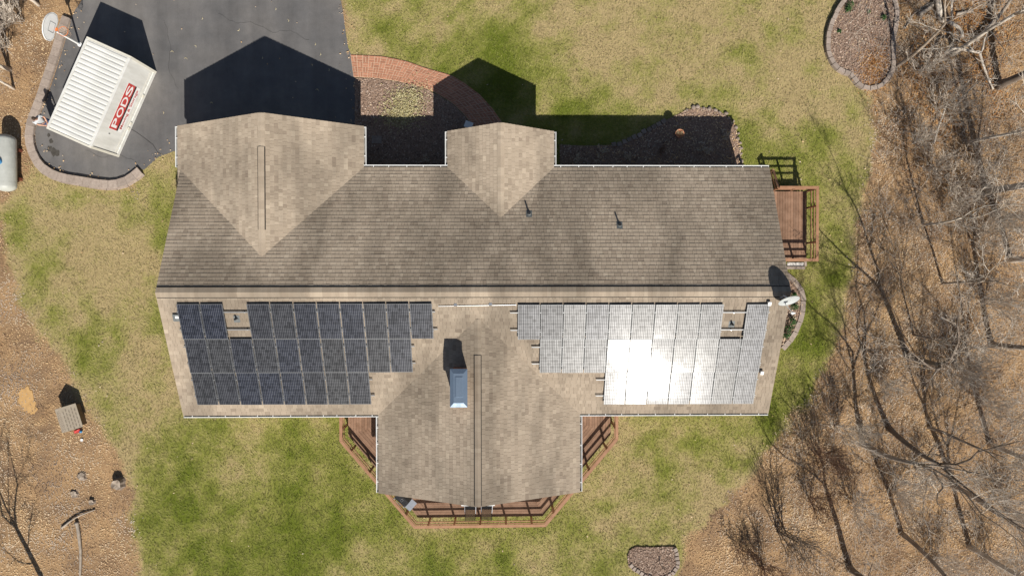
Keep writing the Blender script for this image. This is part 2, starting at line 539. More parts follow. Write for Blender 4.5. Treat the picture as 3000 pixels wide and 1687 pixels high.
# ------------------------------------------------------------------ mesh builder
class MB:
    def __init__(self):
        self.v = []; self.f = []; self.t = []; self.mi = []
        self.tint = 0.5; self.m = 0

    def add(self, verts, faces):
        o = len(self.v)
        self.v.extend([tuple(p) for p in verts])
        for f in faces:
            self.f.append(tuple(i + o for i in f))
            self.t.append(self.tint); self.mi.append(self.m)
        return self

    def box(self, c, s, rz=0.0, M=None):
        hx, hy, hz = s[0] / 2, s[1] / 2, s[2] / 2
        vs = [Vector((x, y, z)) for z in (-hz, hz) for x, y in ((-hx, -hy), (hx, -hy), (hx, hy), (-hx, hy))]
        if M is None:
            M = Matrix.Rotation(rz, 3, 'Z')
        vs = [M @ p + Vector(c) for p in vs]
        return self.add(vs, [(3, 2, 1, 0), (4, 5, 6, 7), (0, 1, 5, 4), (1, 2, 6, 5), (2, 3, 7, 6), (3, 0, 4, 7)])

    def bar(self, a, b, w, h, up=(0, 0, 1)):
        a = Vector(a); b = Vector(b)
        d = b - a
        x = d.normalized()
        y = Vector(up).cross(x)
        if y.length < 1e-5:
            y = Vector((0, 1, 0)).cross(x)
        y.normalize()
        z = x.cross(y)
        M = Matrix((x, y, z)).transposed()
        return self.box((a + b) / 2, (d.length, w, h), M=M)

    def prism(self, poly, z0, z1, top=True, bottom=False):
        n = len(poly)
        A = sum(poly[i][0] * poly[(i + 1) % n][1] - poly[(i + 1) % n][0] * poly[i][1] for i in range(n))
        if A < 0:
            poly = poly[::-1]
        vs = [(x, y, z0) for x, y in poly] + [(x, y, z1) for x, y in poly]
        fs = [(i, (i + 1) % n, n + (i + 1) % n, n + i) for i in range(n)]
        if top:
            fs.append(tuple(range(n, 2 * n)))
        if bottom:
            fs.append(tuple(range(n - 1, -1, -1)))
        return self.add(vs, fs)

    def tube(self, pts, rad, sides=8, cap=True):
        pts = [Vector(p) for p in pts]
        n = len(pts)
        if not hasattr(rad, '__len__'):
            rad = [rad] * n
        vs = []; ref = None
        for i in range(n):
            t = (pts[min(i + 1, n - 1)] - pts[max(i - 1, 0)])
            if t.length < 1e-9:
                t = Vector((0, 0, 1))
            t.normalize()
            if ref is None:
                ref = Vector((1, 0, 0)) if abs(t.x) < 0.8 else Vector((0, 1, 0))
            x = (ref - t * ref.dot(t)).normalized()
            y = t.cross(x)
            ref = x
            for k in range(sides):
                a = 2 * math.pi * k / sides
                vs.append(pts[i] + (x * math.cos(a) + y * math.sin(a)) * rad[i])
        fs = []
        for i in range(n - 1):
            for k in range(sides):
                k2 = (k + 1) % sides
                fs.append((i * sides + k, i * sides + k2, (i + 1) * sides + k2, (i + 1) * sides + k))
        if cap:
            fs.append(tuple(range(sides - 1, -1, -1)))
            fs.append(tuple((n - 1) * sides + k for k in range(sides)))
        return self.add(vs, fs)

    def lathe(self, prof, c=(0, 0, 0), sides=20, M=None, sx=1.0, sy=1.0):
        vs = []; fs = []
        M = M or Matrix.Identity(3)
        for r, z in prof:
            for k in range(sides):
                a = 2 * math.pi * k / sides
                vs.append(M @ Vector((r * math.cos(a) * sx, r * math.sin(a) * sy, z)) + Vector(c))
        n = len(prof)
        for i in range(n - 1):
            for k in range(sides):
                k2 = (k + 1) % sides
                fs.append((i * sides + k, i * sides + k2, (i + 1) * sides + k2, (i + 1) * sides + k))
        fs.append(tuple(range(sides - 1, -1, -1)))
        fs.append(tuple((n - 1) * sides + k for k in range(sides)))
        return self.add(vs, fs)

    def mesh(self, name, mat, smooth=False):
        me = bpy.data.meshes.new(name)
        me.from_pydata(self.v, [], self.f)
        mats = mat if isinstance(mat, (list, tuple)) else [mat]
        for m in mats:
            me.materials.append(MAT[m])
        at_ = me.attributes.new('tint', 'FLOAT', 'FACE')
        at_.data.foreach_set('value', np.array(self.t, np.float32))
        if len(mats) > 1:
            me.polygons.foreach_set('material_index', np.array(self.mi, np.int32))
        if smooth:
            me.polygons.foreach_set('use_smooth', np.ones(len(self.f), bool))
        me.update()
        return me

    def build(self, name, mat, parent=None, smooth=False):
        return link(name, self.mesh(name, mat, smooth), parent)


def link(name, data, parent=None, loc=None):
    o = bpy.data.objects.new(name, data)
    COL.objects.link(o)
    if parent is not None:
        o.parent = parent
        if parent.get('_world_coords'):
            o.matrix_parent_inverse = Matrix.Translation(-Vector(parent.location))
    if loc is not None:
        o.location = loc
    return o


def tag(o, label=None, cat=None, group=None, kind=None):
    if label: o['label'] = label
    if cat: o['category'] = cat
    if group: o['group'] = group
    if kind: o['kind'] = kind
    return o


def thing(name, loc, rz=0.0, label=None, cat=None, group=None, world=False):
    """an Empty at a thing's base; world=True: its parts are written in world coordinates"""
    o = bpy.data.objects.new(name, None)
    COL.objects.link(o)
    o.empty_display_size = 0.2
    o.location = loc
    o.rotation_euler = (0, 0, rz)
    if world:
        o['_world_coords'] = 1
    return tag(o, label, cat, group)


def fast_mesh(name, verts, nper, mat, tint, extra=None):
    """many separate polygons with nper corners each"""
    n = len(verts) // nper
    me = bpy.data.meshes.new(name)
    me.vertices.add(len(verts))
    me.vertices.foreach_set('co', np.asarray(verts, np.float32).ravel())
    me.loops.add(n * nper)
    me.loops.foreach_set('vertex_index', np.arange(n * nper, dtype=np.int32))
    me.polygons.add(n)
    me.polygons.foreach_set('loop_start', np.arange(0, n * nper, nper, dtype=np.int32))
    me.polygons.foreach_set('loop_total', np.full(n, nper, np.int32))
    me.materials.append(MAT[mat])
    a = me.attributes.new('tint', 'FLOAT', 'FACE')
    a.data.foreach_set('value', np.asarray(tint, np.float32))
    for k, v in (extra or {}).items():
        a = me.attributes.new(k, 'FLOAT', 'FACE')
        a.data.foreach_set('value', np.asarray(v, np.float32))
    me.update()
    me.validate()
    return me


def leaves_mesh(name, x, y, z, size, tilt, mat, tint):
    n = len(x)
    a = rng.uniform(0, 2 * np.pi, n)
    tl = rng.uniform(0, tilt, n); ta = rng.uniform(0, 2 * np.pi, n)
    nx, ny, nz = np.sin(tl) * np.cos(ta), np.sin(tl) * np.sin(ta), np.cos(tl)
    ux, uy, uz = np.cos(a), np.sin(a), np.zeros(n)
    d = ux * nx + uy * ny
    ux, uy, uz = ux - d * nx, uy - d * ny, uz - d * nz
    vx, vy, vz = ny * uz - nz * uy, nz * ux - nx * uz, nx * uy - ny * ux
    V = np.zeros((n, 4, 3))
    for k, (s, t) in enumerate(((-0.5, 0.0), (0.0, -0.32), (0.5, 0.0), (0.05, 0.32))):
        V[:, k, 0] = x + size * (s * ux + t * vx)
        V[:, k, 1] = y + size * (s * uy + t * vy)
        V[:, k, 2] = z + size * (s * uz + t * vz)
    return fast_mesh(name, V.reshape(-1, 3), 4, mat, tint)


# ------------------------------------------------------------------ ground plan (photo pixels -> metres)
HOUSE = dict(xl=-15.50, xr=13.06, yb=5.436, yf=-6.546, ze=2.715, p=0.407)
YR = (HOUSE['yb'] + HOUSE['yf']) / 2
ZR = HOUSE['ze'] + HOUSE['p'] * (HOUSE['yb'] - HOUSE['yf']) / 2

drive_left = [(262, -260), (250, -60), (240, 0), (216, 39), (201, 89), (174, 178), (135, 294), (108, 367), (104, 410), (118, 456), (143, 487), (182, 506), (232, 516), (301, 527), (336, 528), (371, 518), (406, 491)]
drive_right_end = [(421, 498), (464, 460), (518, 440), (620, 470)]
drive_poly = P2(catmull(drive_left, 5)) + P2(drive_right_end) + P2([(1040, 470), (1042, 300), (1040, 228), (1030, 165), (1020, 140), (1012, 90), (1004, 30), (998, 0), (985, -120), (975, -260)])
path_outer = [(1027, 161), (1069, 163), (1127, 167), (1193, 181), (1247, 200), (1290, 212), (1325, 223), (1359, 243), (1406, 278), (1444, 320), (1471, 359), (1492, 400), (1503, 440)]
path_inner = [(1036, 226), (1096, 229), (1155, 237), (1201, 247), (1247, 260), (1268, 268), (1286, 278), (1306, 290), (1328, 305), (1349, 325), (1363, 340), (1392, 378), (1410, 420)]
path_o = P2(path_outer); path_i = P2(path_inner)
path_poly = path_o + path_i[::-1]
front_bed = P2([(1040, 230), (1096, 231), (1155, 239), (1201, 249), (1247, 262), (1286, 280), (1328, 307), (1363, 342), (1410, 420), (1410, 560), (1040, 560)])
right_bed_px = [(1640, 424), (1720, 428), (1790, 425), (1836, 417), (1878, 394), (1917, 370), (1950, 352), (1979, 340), (2014, 322), (2045, 315), (2075, 317), (2110, 328), (2135, 345), (2154, 368), (2166, 423), (2174, 480), (2176, 520)]
right_bed = P2(right_bed_px) + P2([(2176, 560), (1640, 560)])
side_bed_px = [(2300, 808), (2318, 822), (2336, 838), (2347, 861), (2350, 888), (2346, 919), (2337, 950), (2324, 978), (2308, 1000), (2290, 1020)]
side_bed = P2(side_bed_px) + P2([(2250, 1020), (2250, 808)])
island_px = [(2483, 2), (2458, 35), (2441, 71), (2431, 108), (2429, 143), (2437, 170), (2452, 193), (2472, 207), (2492, 214), (2507, 234), (2522, 249), (2545, 255), (2570, 247), (2590, 230), (2603, 199), (2605, 166), (2603, 120), (2611, 77), (2615, 39), (2600, -12), (2565, -29), (2516, -23)]
island = P2(catmull(island_px, 3, True))
south_px = [(1861, 1600), (1901, 1601), (1940, 1600), (1979, 1600), (1985, 1612), (1989, 1632), (1990, 1647), (1988, 1663), (1977, 1678), (1962, 1688), (1940, 1698), (1912, 1699), (1885, 1688), (1867, 1677), (1852, 1668), (1840, 1654), (1838, 1630), (1843, 1611)]
south_bed = P2(south_px)
k11 = 1.1646
lawn_px = [(858, -160), (2150, -160), (2120, 0), (2120, 120), (2180, 215), (2205, 300), (2190, 420), (2160, 560), (2148, 680), (2120, 800), (2090, 900), (2055, 990), (1965, 1090), (1900, 1180), (1845, 1240), (1765, 1310), (1725, 1370), (1715, 1449), (1700, 1700), (360, 1700), (345, 1440), (328, 1380), (318, 1300), (332, 1230), (292, 1160), (268, 1100), (238, 1040), (190, 990), (150, 900), (92, 830), (50, 760), (8, 650), (-10, 520), (40, 470), (75, 420), (90, 395), (330, 480), (380, 330), (700, 330), (870, 200)]
lawn = P2([(a * k11, b * k11) for a, b in lawn_px])
house_foot = [(HOUSE['xl'] + .3, HOUSE['yf'] + .3), (HOUSE['xr'] - .3, HOUSE['yf'] + .3), (HOUSE['xr'] - .3, HOUSE['yb'] - .3), (HOUSE['xl'] + .3, HOUSE['yb'] - .3)]

# where the turf is greener (+) or straw-dry (-): display px, radius, amount
GREEN_SPOTS = [(1250, 190, 110, .55), (1180, 130, 90, .3), (1400, 240, 90, .3), (1750, 300, 150, .45), (1900, 400, 120, .4), (1500, 300, 120, .3), (1480, 80, 130, -.3), (1680, 130, 150, -.5),
               (1350, 60, 90, -.1), (1600, 220, 90, -.15), (1850, 210, 120, -.35), (2020, 260, 110, -.35), (2080, 330, 110, -.25), (1960, 60, 120, -.1), (1000, 60, 110, .12), (930, 30, 60, .15),
               (2060, 420, 90, .2), (2100, 520, 80, .05), (2080, 620, 90, .3), (2070, 800, 100, .35), (2020, 880, 80, .4), (1970, 1000, 90, .5), (1950, 1110, 80, .3),
               (250, 690, 110, -.5), (330, 610, 100, -.35), (300, 800, 90, -.25), (130, 680, 60, .45), (200, 800, 60, .4), (255, 900, 60, .4), (400, 480, 70, .4), (425, 600, 40, .4), (60, 590, 60, .3), (420, 800, 50, .25), (330, 940, 100, -.3), (360, 1050, 60, .15),
               (150, 560, 80, -.35), (420, 1320, 150, .55), (480, 1180, 110, .35), (620, 1380, 140, .4), (740, 1110, 60, .45), (640, 1090, 90, -.35), (740, 1220, 110, .5), (820, 1340, 120, .1), (900, 1250, 90, .1), (560, 1260, 80, -.1), (380, 1090, 70, -.2), (900, 1380, 90, .25),
               (1100, 1400, 130, .2), (1300, 1400, 120, .1), (1500, 1390, 110, .2), (1620, 1130, 100, -.3), (1560, 1250, 110, -.25), (1480, 1330, 80, .1), (1720, 1080, 110, .35), (1800, 1150, 100, .2), (1640, 1320, 90, .15), (1720, 1240, 90, -.15), (1880, 1090, 80, .25),
               (1680, 200, 60, -.1), (1560, 140, 80, -.25), (1100, 100, 80, -.15), (1130, 210, 60, -.2), (960, 130, 60, -.3), (2190, 180, 60, -.3)]
_spots = []
for u, v, r, a in GREEN_SPOTS:
    w = at(u * k11, v * k11)
    _spots.append((w.x, w.y, r * k11 / 55.3, a))


def greenness(x, y):
    wx = x + 1.6 * (fnoise(x, y, 2.5, 90, 3) - .5) * 2
    wy = y + 1.6 * (fnoise(x, y, 2.5, 95, 3) - .5) * 2
    g = np.full(np.shape(x), 0.38)
    for sx, sy, r, a in _spots:
        g = g + a * 0.72 * np.exp(-((wx - sx) ** 2 + (wy - sy) ** 2) / (r * r))
    g = g + 0.8 * (fnoise(x, y, 2.6, 11, 4) - .5) + 1.15 * (fnoise(x, y, 1.1, 21, 4) - .5)
    bend = 0.9 * np.sin(x * .11 + 1.3) + .35 * np.sin(y * .21)
    ux, uy = x * np.cos(bend) + y * np.sin(bend), -x * np.sin(bend) + y * np.cos(bend)
    g = g + 0.42 * (fnoise(ux * .28, uy, 0.75, 141, 3) - .5)
    g = g - 0.35 * np.exp(-np.clip(-poly_sd(x, y, lawn), 0, 9) / 0.7)
    return np.clip(g, 0, 1)


def litterness(x, y):
    sd = poly_sd(x, y, lawn)
    return np.clip(0.5 + (sd + 1.3 * (fnoise(x, y, 1.2, 33, 4) - .5)) / 0.9, 0, 1)


# ------------------------------------------------------------------ ground
g = MB().add([(-400, -400, -0.06), (400, -400, -0.06), (400, 400, -0.06), (-400, 400, -0.06)], [(0, 1, 2, 3)])
tag(g.build('ground', 'far_ground'), kind='structure')
nx, ny = 300, 180
X0, X1, Y0, Y1 = -33, 33, -20, 20
gx, gy = np.meshgrid(np.linspace(X0, X1, nx), np.linspace(Y0, Y1, ny), indexing='ij')
gx = gx.ravel(); gy = gy.ravel()
gl = litterness(gx, gy)
gz = -0.01 - 0.02 * fnoise(gx, gy, 1.0, 51, 3)
me = bpy.data.meshes.new('lawn')
idx = np.arange(nx * ny).reshape(nx, ny)
quads = np.stack([idx[:-1, :-1], idx[1:, :-1], idx[1:, 1:], idx[:-1, 1:]], -1).reshape(-1, 4)
me.from_pydata(np.stack([gx, gy, gz], 1).tolist(), [], quads.tolist())
for nm, val in (('green', greenness(gx, gy)), ('litter', gl)):
    a = me.attributes.new(nm, 'FLOAT', 'POINT')
    a.data.foreach_set('value', val.astype(np.float32))
me.materials.append(MAT['ground'])
tag(link('lawn', me), kind='structure')

drive = MB().prism(drive_poly, -0.05, 0.012)
tag(drive.build('driveway', 'asphalt'), kind='structure')


def sheet(name, poly, z, mat, parent=None, rag=0.0, seed=1):
    """flat sheet with a thin edge"""
    pts = poly
    if rag:
        rr = random.Random(seed)
        cx = sum(p[0] for p in pts) / len(pts); cy = sum(p[1] for p in pts) / len(pts)
        pts = [(cx + (x - cx) * (1 + rr.uniform(-rag, rag)), cy + (y - cy) * (1 + rr.uniform(-rag, rag))) for x, y in pts]
    return MB().prism(pts, z - 0.03, z).build(name, mat, parent)


for nm, poly, z in (('front_mulch_bed', front_bed, 0.02), ('shaded_mulch_bed', right_bed, 0.02), ('side_mulch_bed', side_bed, 0.02)):
    tag(sheet(nm, poly, z, 'mulch'), kind='structure')
tag(sheet('island_mulch_bed', island, 0.12, 'mulch'), kind='structure')
tag(sheet('round_mulch_bed', south_bed, 0.04, 'mulch'), kind='structure')
sand = P2(catmull([(62, 1140), (88, 1136), (100, 1170), (108, 1205), (92, 1215), (72, 1200), (56, 1172)], 4, True))
tag(sheet('bare_subsoil', sand, 0.0, 'sand', rag=0.17), kind='structure')

# marks on the asphalt
dr = bpy.data.objects['driveway']
for c, r in (((143, 396), 5), ((150, 414), 6), ((146, 436), 8), ((158, 447), 10), ((168, 450), 8)):
    w = at(*c)
    poly = [(w.x + r / 55 * math.cos(a) * random.uniform(.7, 1.25), w.y + r / 55 * math.sin(a) * random.uniform(.8, 1.5)) for a in np.linspace(0, 2 * math.pi, 12)[:-1]]
    sheet('oil_stain', poly, 0.017 + 0.001 * r / 10, 'oil', dr)
crack = MB()
cr = [at(u, v, 0.018) for u, v in ((383, 378), (400, 388), (411, 396), (430, 410), (448, 424), (462, 446), (472, 452))]
for a, b in zip(cr[:-1], cr[1:]):
    crack.bar(a, b, 0.02, 0.006)
crack.build('crack', 'crack', dr)
for path_px in ([(640, 40), (690, 70), (735, 62), (800, 95), (850, 88), (905, 120)], [(480, 60), (500, 130), (492, 200), (520, 262)], [(250, 440), (300, 462), (352, 455), (395, 470)]):
    q = MB()
    pts_ = [at(u, v, .0165) for u, v in path_px]
    fine_ = [pts_[0]]
    for a_, b_2 in zip(pts_[:-1], pts_[1:]):
        for k in range(1, 6):
            p_ = a_.lerp(b_2, k / 5)
            fine_.append(p_ + Vector((random.uniform(-.05, .05), random.uniform(-.05, .05), 0)))
    for a_, b_2 in zip(fine_[:-1], fine_[1:]):
        q.bar(a_, b_2, random.uniform(.003, .008), .006)
    q.build('crack', 'crack', dr)
q = MB()
for u, v in ((594, 55), (846, 60), (809, 27), (770, 170), (915, 190), (940, 160), (965, 205), (925, 130), (545, 170), (574, 135), (930, 262), (620, 300), (700, 90), (480, 330), (505, 150)):
    w = at(u, v, 0.02); a = random.uniform(0, 3.1)
    p = [w + Vector((math.cos(a + .5 * math.sin(k)) * .05 * k, math.sin(a + .4 * k) * .05 * k, 0.005)) for k in range(-2, 3)]
    q.tube(p, [0.004, 0.014, 0.020, 0.012, 0.004], 4)
tag(q.build('dry_debris', 'dry_plant'), 'pale dry strands scattered on the asphalt driveway', 'plant debris', kind='stuff')

# ------------------------------------------------------------------ retaining wall of the driveway
curb = thing('retaining_wall', at(110, 430), 0, 'low curved block retaining wall round the end of the asphalt driveway', 'wall', world=True)
cl = P2(catmull([(212, 58), (201, 89), (174, 178), (135, 294), (108, 367), (104, 410), (118, 456), (143, 487), (182, 506), (232, 516), (301, 527), (336, 528), (371, 518), (406, 491)], 6))
smp, tot = resample(cl, 0.42)


def wall_course(smp, off, width, z0, z1, parent, mat, name='block', gap=0.012, jit=0.012):
    for k in range(len(smp) - 1):
        (p0, t0), (p1, t1) = smp[k], smp[k + 1]
        n0 = np.array([-t0[1], t0[0]]); n1 = np.array([-t1[1], t1[0]])
        j = random.uniform(-jit, jit)
        d = (p1 - p0); L = np.linalg.norm(d) + 1e-9; d = d / L
        poly = [tuple(p0 + n0 * (off + j) + d * gap), tuple(p1 + n1 * (off + j) - d * gap), tuple(p1 + n1 * (off + width + j) - d * gap), tuple(p0 + n0 * (off + width + j) + d * gap)]
        MB().prism(poly, z0, z1 + random.uniform(-.006, .006)).build(name, mat, parent)


wall_course(smp, -0.44, 0.42, 0.06, 0.17, curb, 'wall_block', 'cap_block', 0.004, 0.006)
smp2, _ = resample(cl, 0.46)
wall_course(smp2, -0.52, 0.48, -0.05, 0.055, curb, 'wall_block', 'base_block')


def ring_wall(name, pts, closed, step, off, width, h, mat, label, jit=0.02, gap=0.015, loc=None, z0=-0.02):
    t = thing(name, loc or (pts[0][0], pts[0][1], 0), 0, label, 'edging', world=True)
    s, _ = resample(pts, step, closed)
    if closed:
        s.append(s[0])
    wall_course(s, off, width, z0, h, t, mat, 'block', gap, jit)
    return t


ring_wall('stone_edging', island, True, 0.33, -0.25, 0.22, 0.22, 'wall_block', 'oval ring of pale blocks round the raised island bed near the woods')
ring_wall('stone_edging', P2(south_px[3:16]), False, 0.24, -0.20, 0.20, 0.12, 'wall_block', 'curved row of small tan blocks round the bed at the bottom edge', gap=0.03, jit=0.03)
ring_wall('stone_edging', P2(side_bed_px), False, 0.55, -0.06, 0.26, 0.07, 'wall_block', 'curved mauve stone edging beside the right gable end of the house')
ring_wall('stone_edging', P2(right_bed_px[2:7]), False, 0.30, -0.1, 0.22, 0.10, 'grey_stone', 'short row of grey edging stones in the shade of the house', gap=0.03, jit=0.05)

# loose boulders round the sunlit end of the shaded bed
stones = thing('stone_edging', at(2080, 330), 0, 'rounded grey stones heaped round the sunlit tip of the shaded bed', 'edging', world=True)
sp, _ = resample(P2(catmull(right_bed_px[8:], 4)), 0.30)
for k, (p, t) in enumerate(sp):
    q = MB()
    r = random.uniform(.07, .13)
    M = Matrix.Rotation(random.uniform(0, 6), 3, 'Z') @ Matrix.Diagonal((1, random.uniform(.65, .95), 0.75))
    q.lathe([(r * .55, 0), (r * .95, r * .3), (r, r * .6), (r * .75, r), (r * .3, r * 1.15)], (p[0] + random.uniform(-.06, .06), p[1] + random.uniform(-.06, .06), 0.0), 8, M)
    q.build('stone', 'grey_stone', stones)

# ------------------------------------------------------------------ brick path
path = MB().prism(path_poly, -0.03, 0.018).build('brick_path', 'grout')
tag(path, kind='structure')
NS = 33
oo, _ = resample(catmull(path_o, 6), 0.05); ii, _ = resample(catmull(path_i, 6), 0.05)


def path_pt(s, t):
    """s 0..1 along, t 0..1 across from the lawn side"""
    def pick(a, s):
        x = s * (len(a) - 1); i = min(int(x), len(a) - 2); f = x - i
        return a[i][0] * (1 - f) + a[i + 1][0] * f
    return pick(oo, s) * (1 - t) + pick(ii, s) * t


def brick(s0, s1, t0, t1):
    g_s = 0.0019; g_t = 0.015
    c = [path_pt(s0 + g_s, t0 + g_t), path_pt(s1 - g_s, t0 + g_t), path_pt(s1 - g_s, t1 - g_t), path_pt(s0 + g_s, t1 - g_t)]
    MB().prism([tuple(p) for p in c], 0.0, 0.034 + random.uniform(-.004, .004)).build('brick', 'paver', path)


TB = 0.10
for i in range(NS):
    s0, s1 = i / NS, (i + 1) / NS
    brick(s0, s1, 0.0, TB)
    for j in range(4):
        t0 = TB + (1 - TB) * j / 4; t1 = TB + (1 - TB) * (j + 1) / 4
        if (i + j) % 2:
            brick(s0, s1, t0, (t0 + t1) / 2); brick(s0, s1, (t0 + t1) / 2, t1)
        else:
            sm = (s0 + s1) / 2
            brick(s0, sm, t0, t1); brick(sm, s1, t0, t1)

# ------------------------------------------------------------------ the house
H_ = HOUSE
house = thing('house', (-1.2, YR, 0), 0, 'long single storey house with tan shingle roof and three cross gables', 'house', world=True)
GAR = dict(l=-15.665, r=-6.745, y=7.43, p=0.40, off=0.18, prow=0.20)
ENT = dict(l=-2.645, r=2.487, y=7.204, p=0.40, off=0.0, prow=0.18)
REA = dict(l=-6.042, r=3.758, y=-10.409, p=0.40, off=0.0, prow=0.02)
for W in (GAR, ENT, REA):
    W['xc'] = (W['l'] + W['r']) / 2 + W['off']
    W['zr'] = H_['ze'] + W['p'] * (W['r'] - W['l']) / 2
    run = (W['zr'] - H_['ze']) / H_['p']
    W['sgn'] = 1 if W['y'] > 0 else -1
    W['ym'] = (H_['yb'] - run - .25) if W['sgn'] > 0 else (H_['yf'] + run + .25)


def z_main(x, y):
    if H_['xl'] <= x <= H_['xr'] and H_['yf'] <= y <= H_['yb']:
        return ZR - H_['p'] * abs(y - YR)
    return -9


def z_wing(W, x, y):
    lo, hi = sorted((W['y'], W['ym']))
    if W['l'] <= x <= W['r'] and lo - .3 <= y <= hi + .3:
        if x < W['xc']:
            return H_['ze'] + (W['zr'] - H_['ze']) * (x - W['l']) / (W['xc'] - W['l'])
        return H_['ze'] + (W['zr'] - H_['ze']) * (W['r'] - x) / (W['r'] - W['xc'])
    return -9


def roof_z(x, y):
    return max(z_main(x, y), z_wing(GAR, x, y), z_wing(ENT, x, y), z_wing(REA, x, y))


# walls: one closed gabled body per wing, set in under the eaves
wl = MB()
OV = 0.38


def gable_body(mb, x0, x1, y0, y1, ridge_along, zr, ze, xc=None):
    if ridge_along == 'x':
        yc = (y0 + y1) / 2
        prof = [(y0, -.05), (y1, -.05), (y1, ze), (yc, zr), (y0, ze)]
        vs = [(x0, a, b) for a, b in prof] + [(x1, a, b) for a, b in prof]
    else:
        prof = [(x0, -.05), (x1, -.05), (x1, ze), (xc, zr), (x0, ze)]
        vs = [(a, y0, b) for a, b in prof] + [(a, y1, b) for a, b in prof]
    fs = [tuple(range(5)), tuple(range(9, 4, -1))] + [(i, i + 5, (i + 1) % 5 + 5, (i + 1) % 5) for i in range(5)]
    mb.add(vs, fs)


dz = 0.22
gable_body(wl, H_['xl'] + .3, H_['xr'] - .3, H_['yf'] + OV, H_['yb'] - OV, 'x', ZR - dz, H_['ze'] + H_['p'] * OV - dz)
wl.build('wall', 'siding', house)
for W in (GAR, ENT, REA):
    q = MB()
    ya = W['y'] - W['sgn'] * .35
    gable_body(q, W['l'] + OV, W['r'] - OV, min(ya, W['ym']), max(ya, W['ym']), 'y', W['zr'] - dz, H_['ze'] + W['p'] * OV - dz, W['xc'])
    q.build('wall', 'siding', house)

# roof decks
roof = MB()


def slab(mb, quad, th=0.13, drop=0.012):
    a, b, c, d = [Vector(p) for p in quad]
    n = (b - a).cross(d - a).normalized()
    if n.z < 0:
        a, b, c, d = d, c, b, a
        n = -n
    top = [p - n * drop for p in (a, b, c, d)]
    bot = [p - n * (drop + th) for p in (a, b, c, d)]
    mb.add(top + bot, [(0, 1, 2, 3), (7, 6, 5, 4), (0, 4, 5, 1), (1, 5, 6, 2), (2, 6, 7, 3), (3, 7, 4, 0)])


SLOPES = []     # origin at the eave, direction along the eave, direction up the slope, lengths, own z test, prow


def slope(o, u, Lu, v, prow0=0.0, own=None):
    SLOPES.append(dict(o=Vector(o), u=Vector(u), Lu=Lu, v=Vector(v), prow=prow0, own=own))


ze = H_['ze']
for s in (1, -1):
    ye = H_['yb'] if s > 0 else H_['yf']
    o = (H_['xl'], ye, ze)
    slope(o, (1, 0, 0), H_['xr'] - H_['xl'], Vector((0, YR - ye, ZR - ze)), 0, 'main')
    slab(roof, [(H_['xl'], ye, ze), (H_['xr'], ye, ze), (H_['xr'], YR, ZR), (H_['xl'], YR, ZR)])
for nm, W in (('gar', GAR), ('ent', ENT), ('rea', REA)):
    for xe in (W['l'], W['r']):
        o = (xe, W['y'], ze)
        slope(o, (0, -W['sgn'], 0), abs(W['ym'] - W['y']), Vector((W['xc'] - xe, 0, W['zr'] - ze)), W['prow'], nm)
        pw = W['sgn'] * W['prow']
        slab(roof, [(xe, W['y'], ze), (xe, W['ym'], ze), (W['xc'], W['ym'], W['zr']), (W['xc'], W['y'] + pw, W['zr'])])
roof_o = roof.build('roof', 'roof_deck', house)

EXPO = 0.186
cand = []       # (corner list, thickness, tint, height)
for S in SLOPES:
    o, u, Lu = S['o'], S['u'], S['Lu']
    Ls = S['v'].length
    v = S['v'].normalized()
    n = u.cross(v)
    if n.z < 0:
        n = -n
    nc = int(math.ceil(Ls / EXPO))
    e = Ls / nc
    rr = random.Random(int(abs(o.x * 31 + o.y * 17)) + (3 if v.x + v.y > 0 else 5))
    for k in range(nc):
        v0 = k * e - (0.03 if k == 0 else 0)
        v1 = min((k + 1) * e + 0.03, Ls)
        x = -S['prow'] * (k + .5) / nc - (0.02 if S['prow'] else 0.03)
        x_end = Lu + (0.03 if S['own'] == 'main' else 0)
        bundle = rr.uniform(-.1, .1)
        while x < x_end - 1e-4:
            w = rr.choice((.14, .17, .20, .24, .29))
            if x_end - (x + w) < .1:
                w = x_end - x
            c = o + u * (x + w / 2) + v * ((v0 + v1) / 2)
            th = rr.choice((.010, .012, .015))
            tint = min(1, max(0, rr.gauss(.5, .19) + bundle))
            hidden = True
            for (a, b) in ((x, v0), (x + w, v0), (x, v1), (x + w, v1)):
                q = o + u * a + v * b
                if S['own'] == 'main':
                    zo = max(z_wing(GAR, q.x, q.y), z_wing(ENT, q.x, q.y), z_wing(REA, q.x, q.y))
                else:
                    zo = z_main(q.x, q.y)
                if zo < q.z + .02:
                    hidden = False
            if not hidden:
                cand.append((o + u * x + v * v0, u * w, v * (v1 - v0), n, th, tint, c.z, c))
            x += w
print('shingles', len(cand))
# the pieces nearest the camera are objects of their own; the rest of the field is one part
order = sorted(range(len(cand)), key=lambda i: (Vector((0, 0, CAM_H)) - cand[i][7]).length)
near = set(order[:300])
field = MB()


def shingle_geo(mb, a, du, dv, n, th, tint, lift=0.0):
    mb.tint = tint
    a = a + n * lift
    g = du.normalized() * 0.004
    p0, p1, p2, p3 = a + g, a + du - g, a + du + dv - g, a + dv + g
    t0, t1 = p0 + n * (th + .004), p1 + n * (th + .004)
    b2, b3 = p2 + n * .003, p3 + n * .003
    fs = [(0, 1, 2, 3), (4, 5, 1, 0), (4, 0, 3), (5, 2, 1)]
    if du.cross(dv).dot(n) < 0:
        fs = [tuple(reversed(f)) for f in fs]
    mb.add([t0, t1, b2, b3, p0, p1], fs)


for i, (a, du, dv, n, th, tint, z, c) in enumerate(cand):
    if i in near:
        q = MB()
        shingle_geo(q, a, du, dv, n, th, tint)
        q.build('shingle', 'shingle', roof_o)
    else:
        shingle_geo(field, a, du, dv, n, th, tint)
tag(field.build('shingle_field', 'shingle', roof_o), kind='stuff')


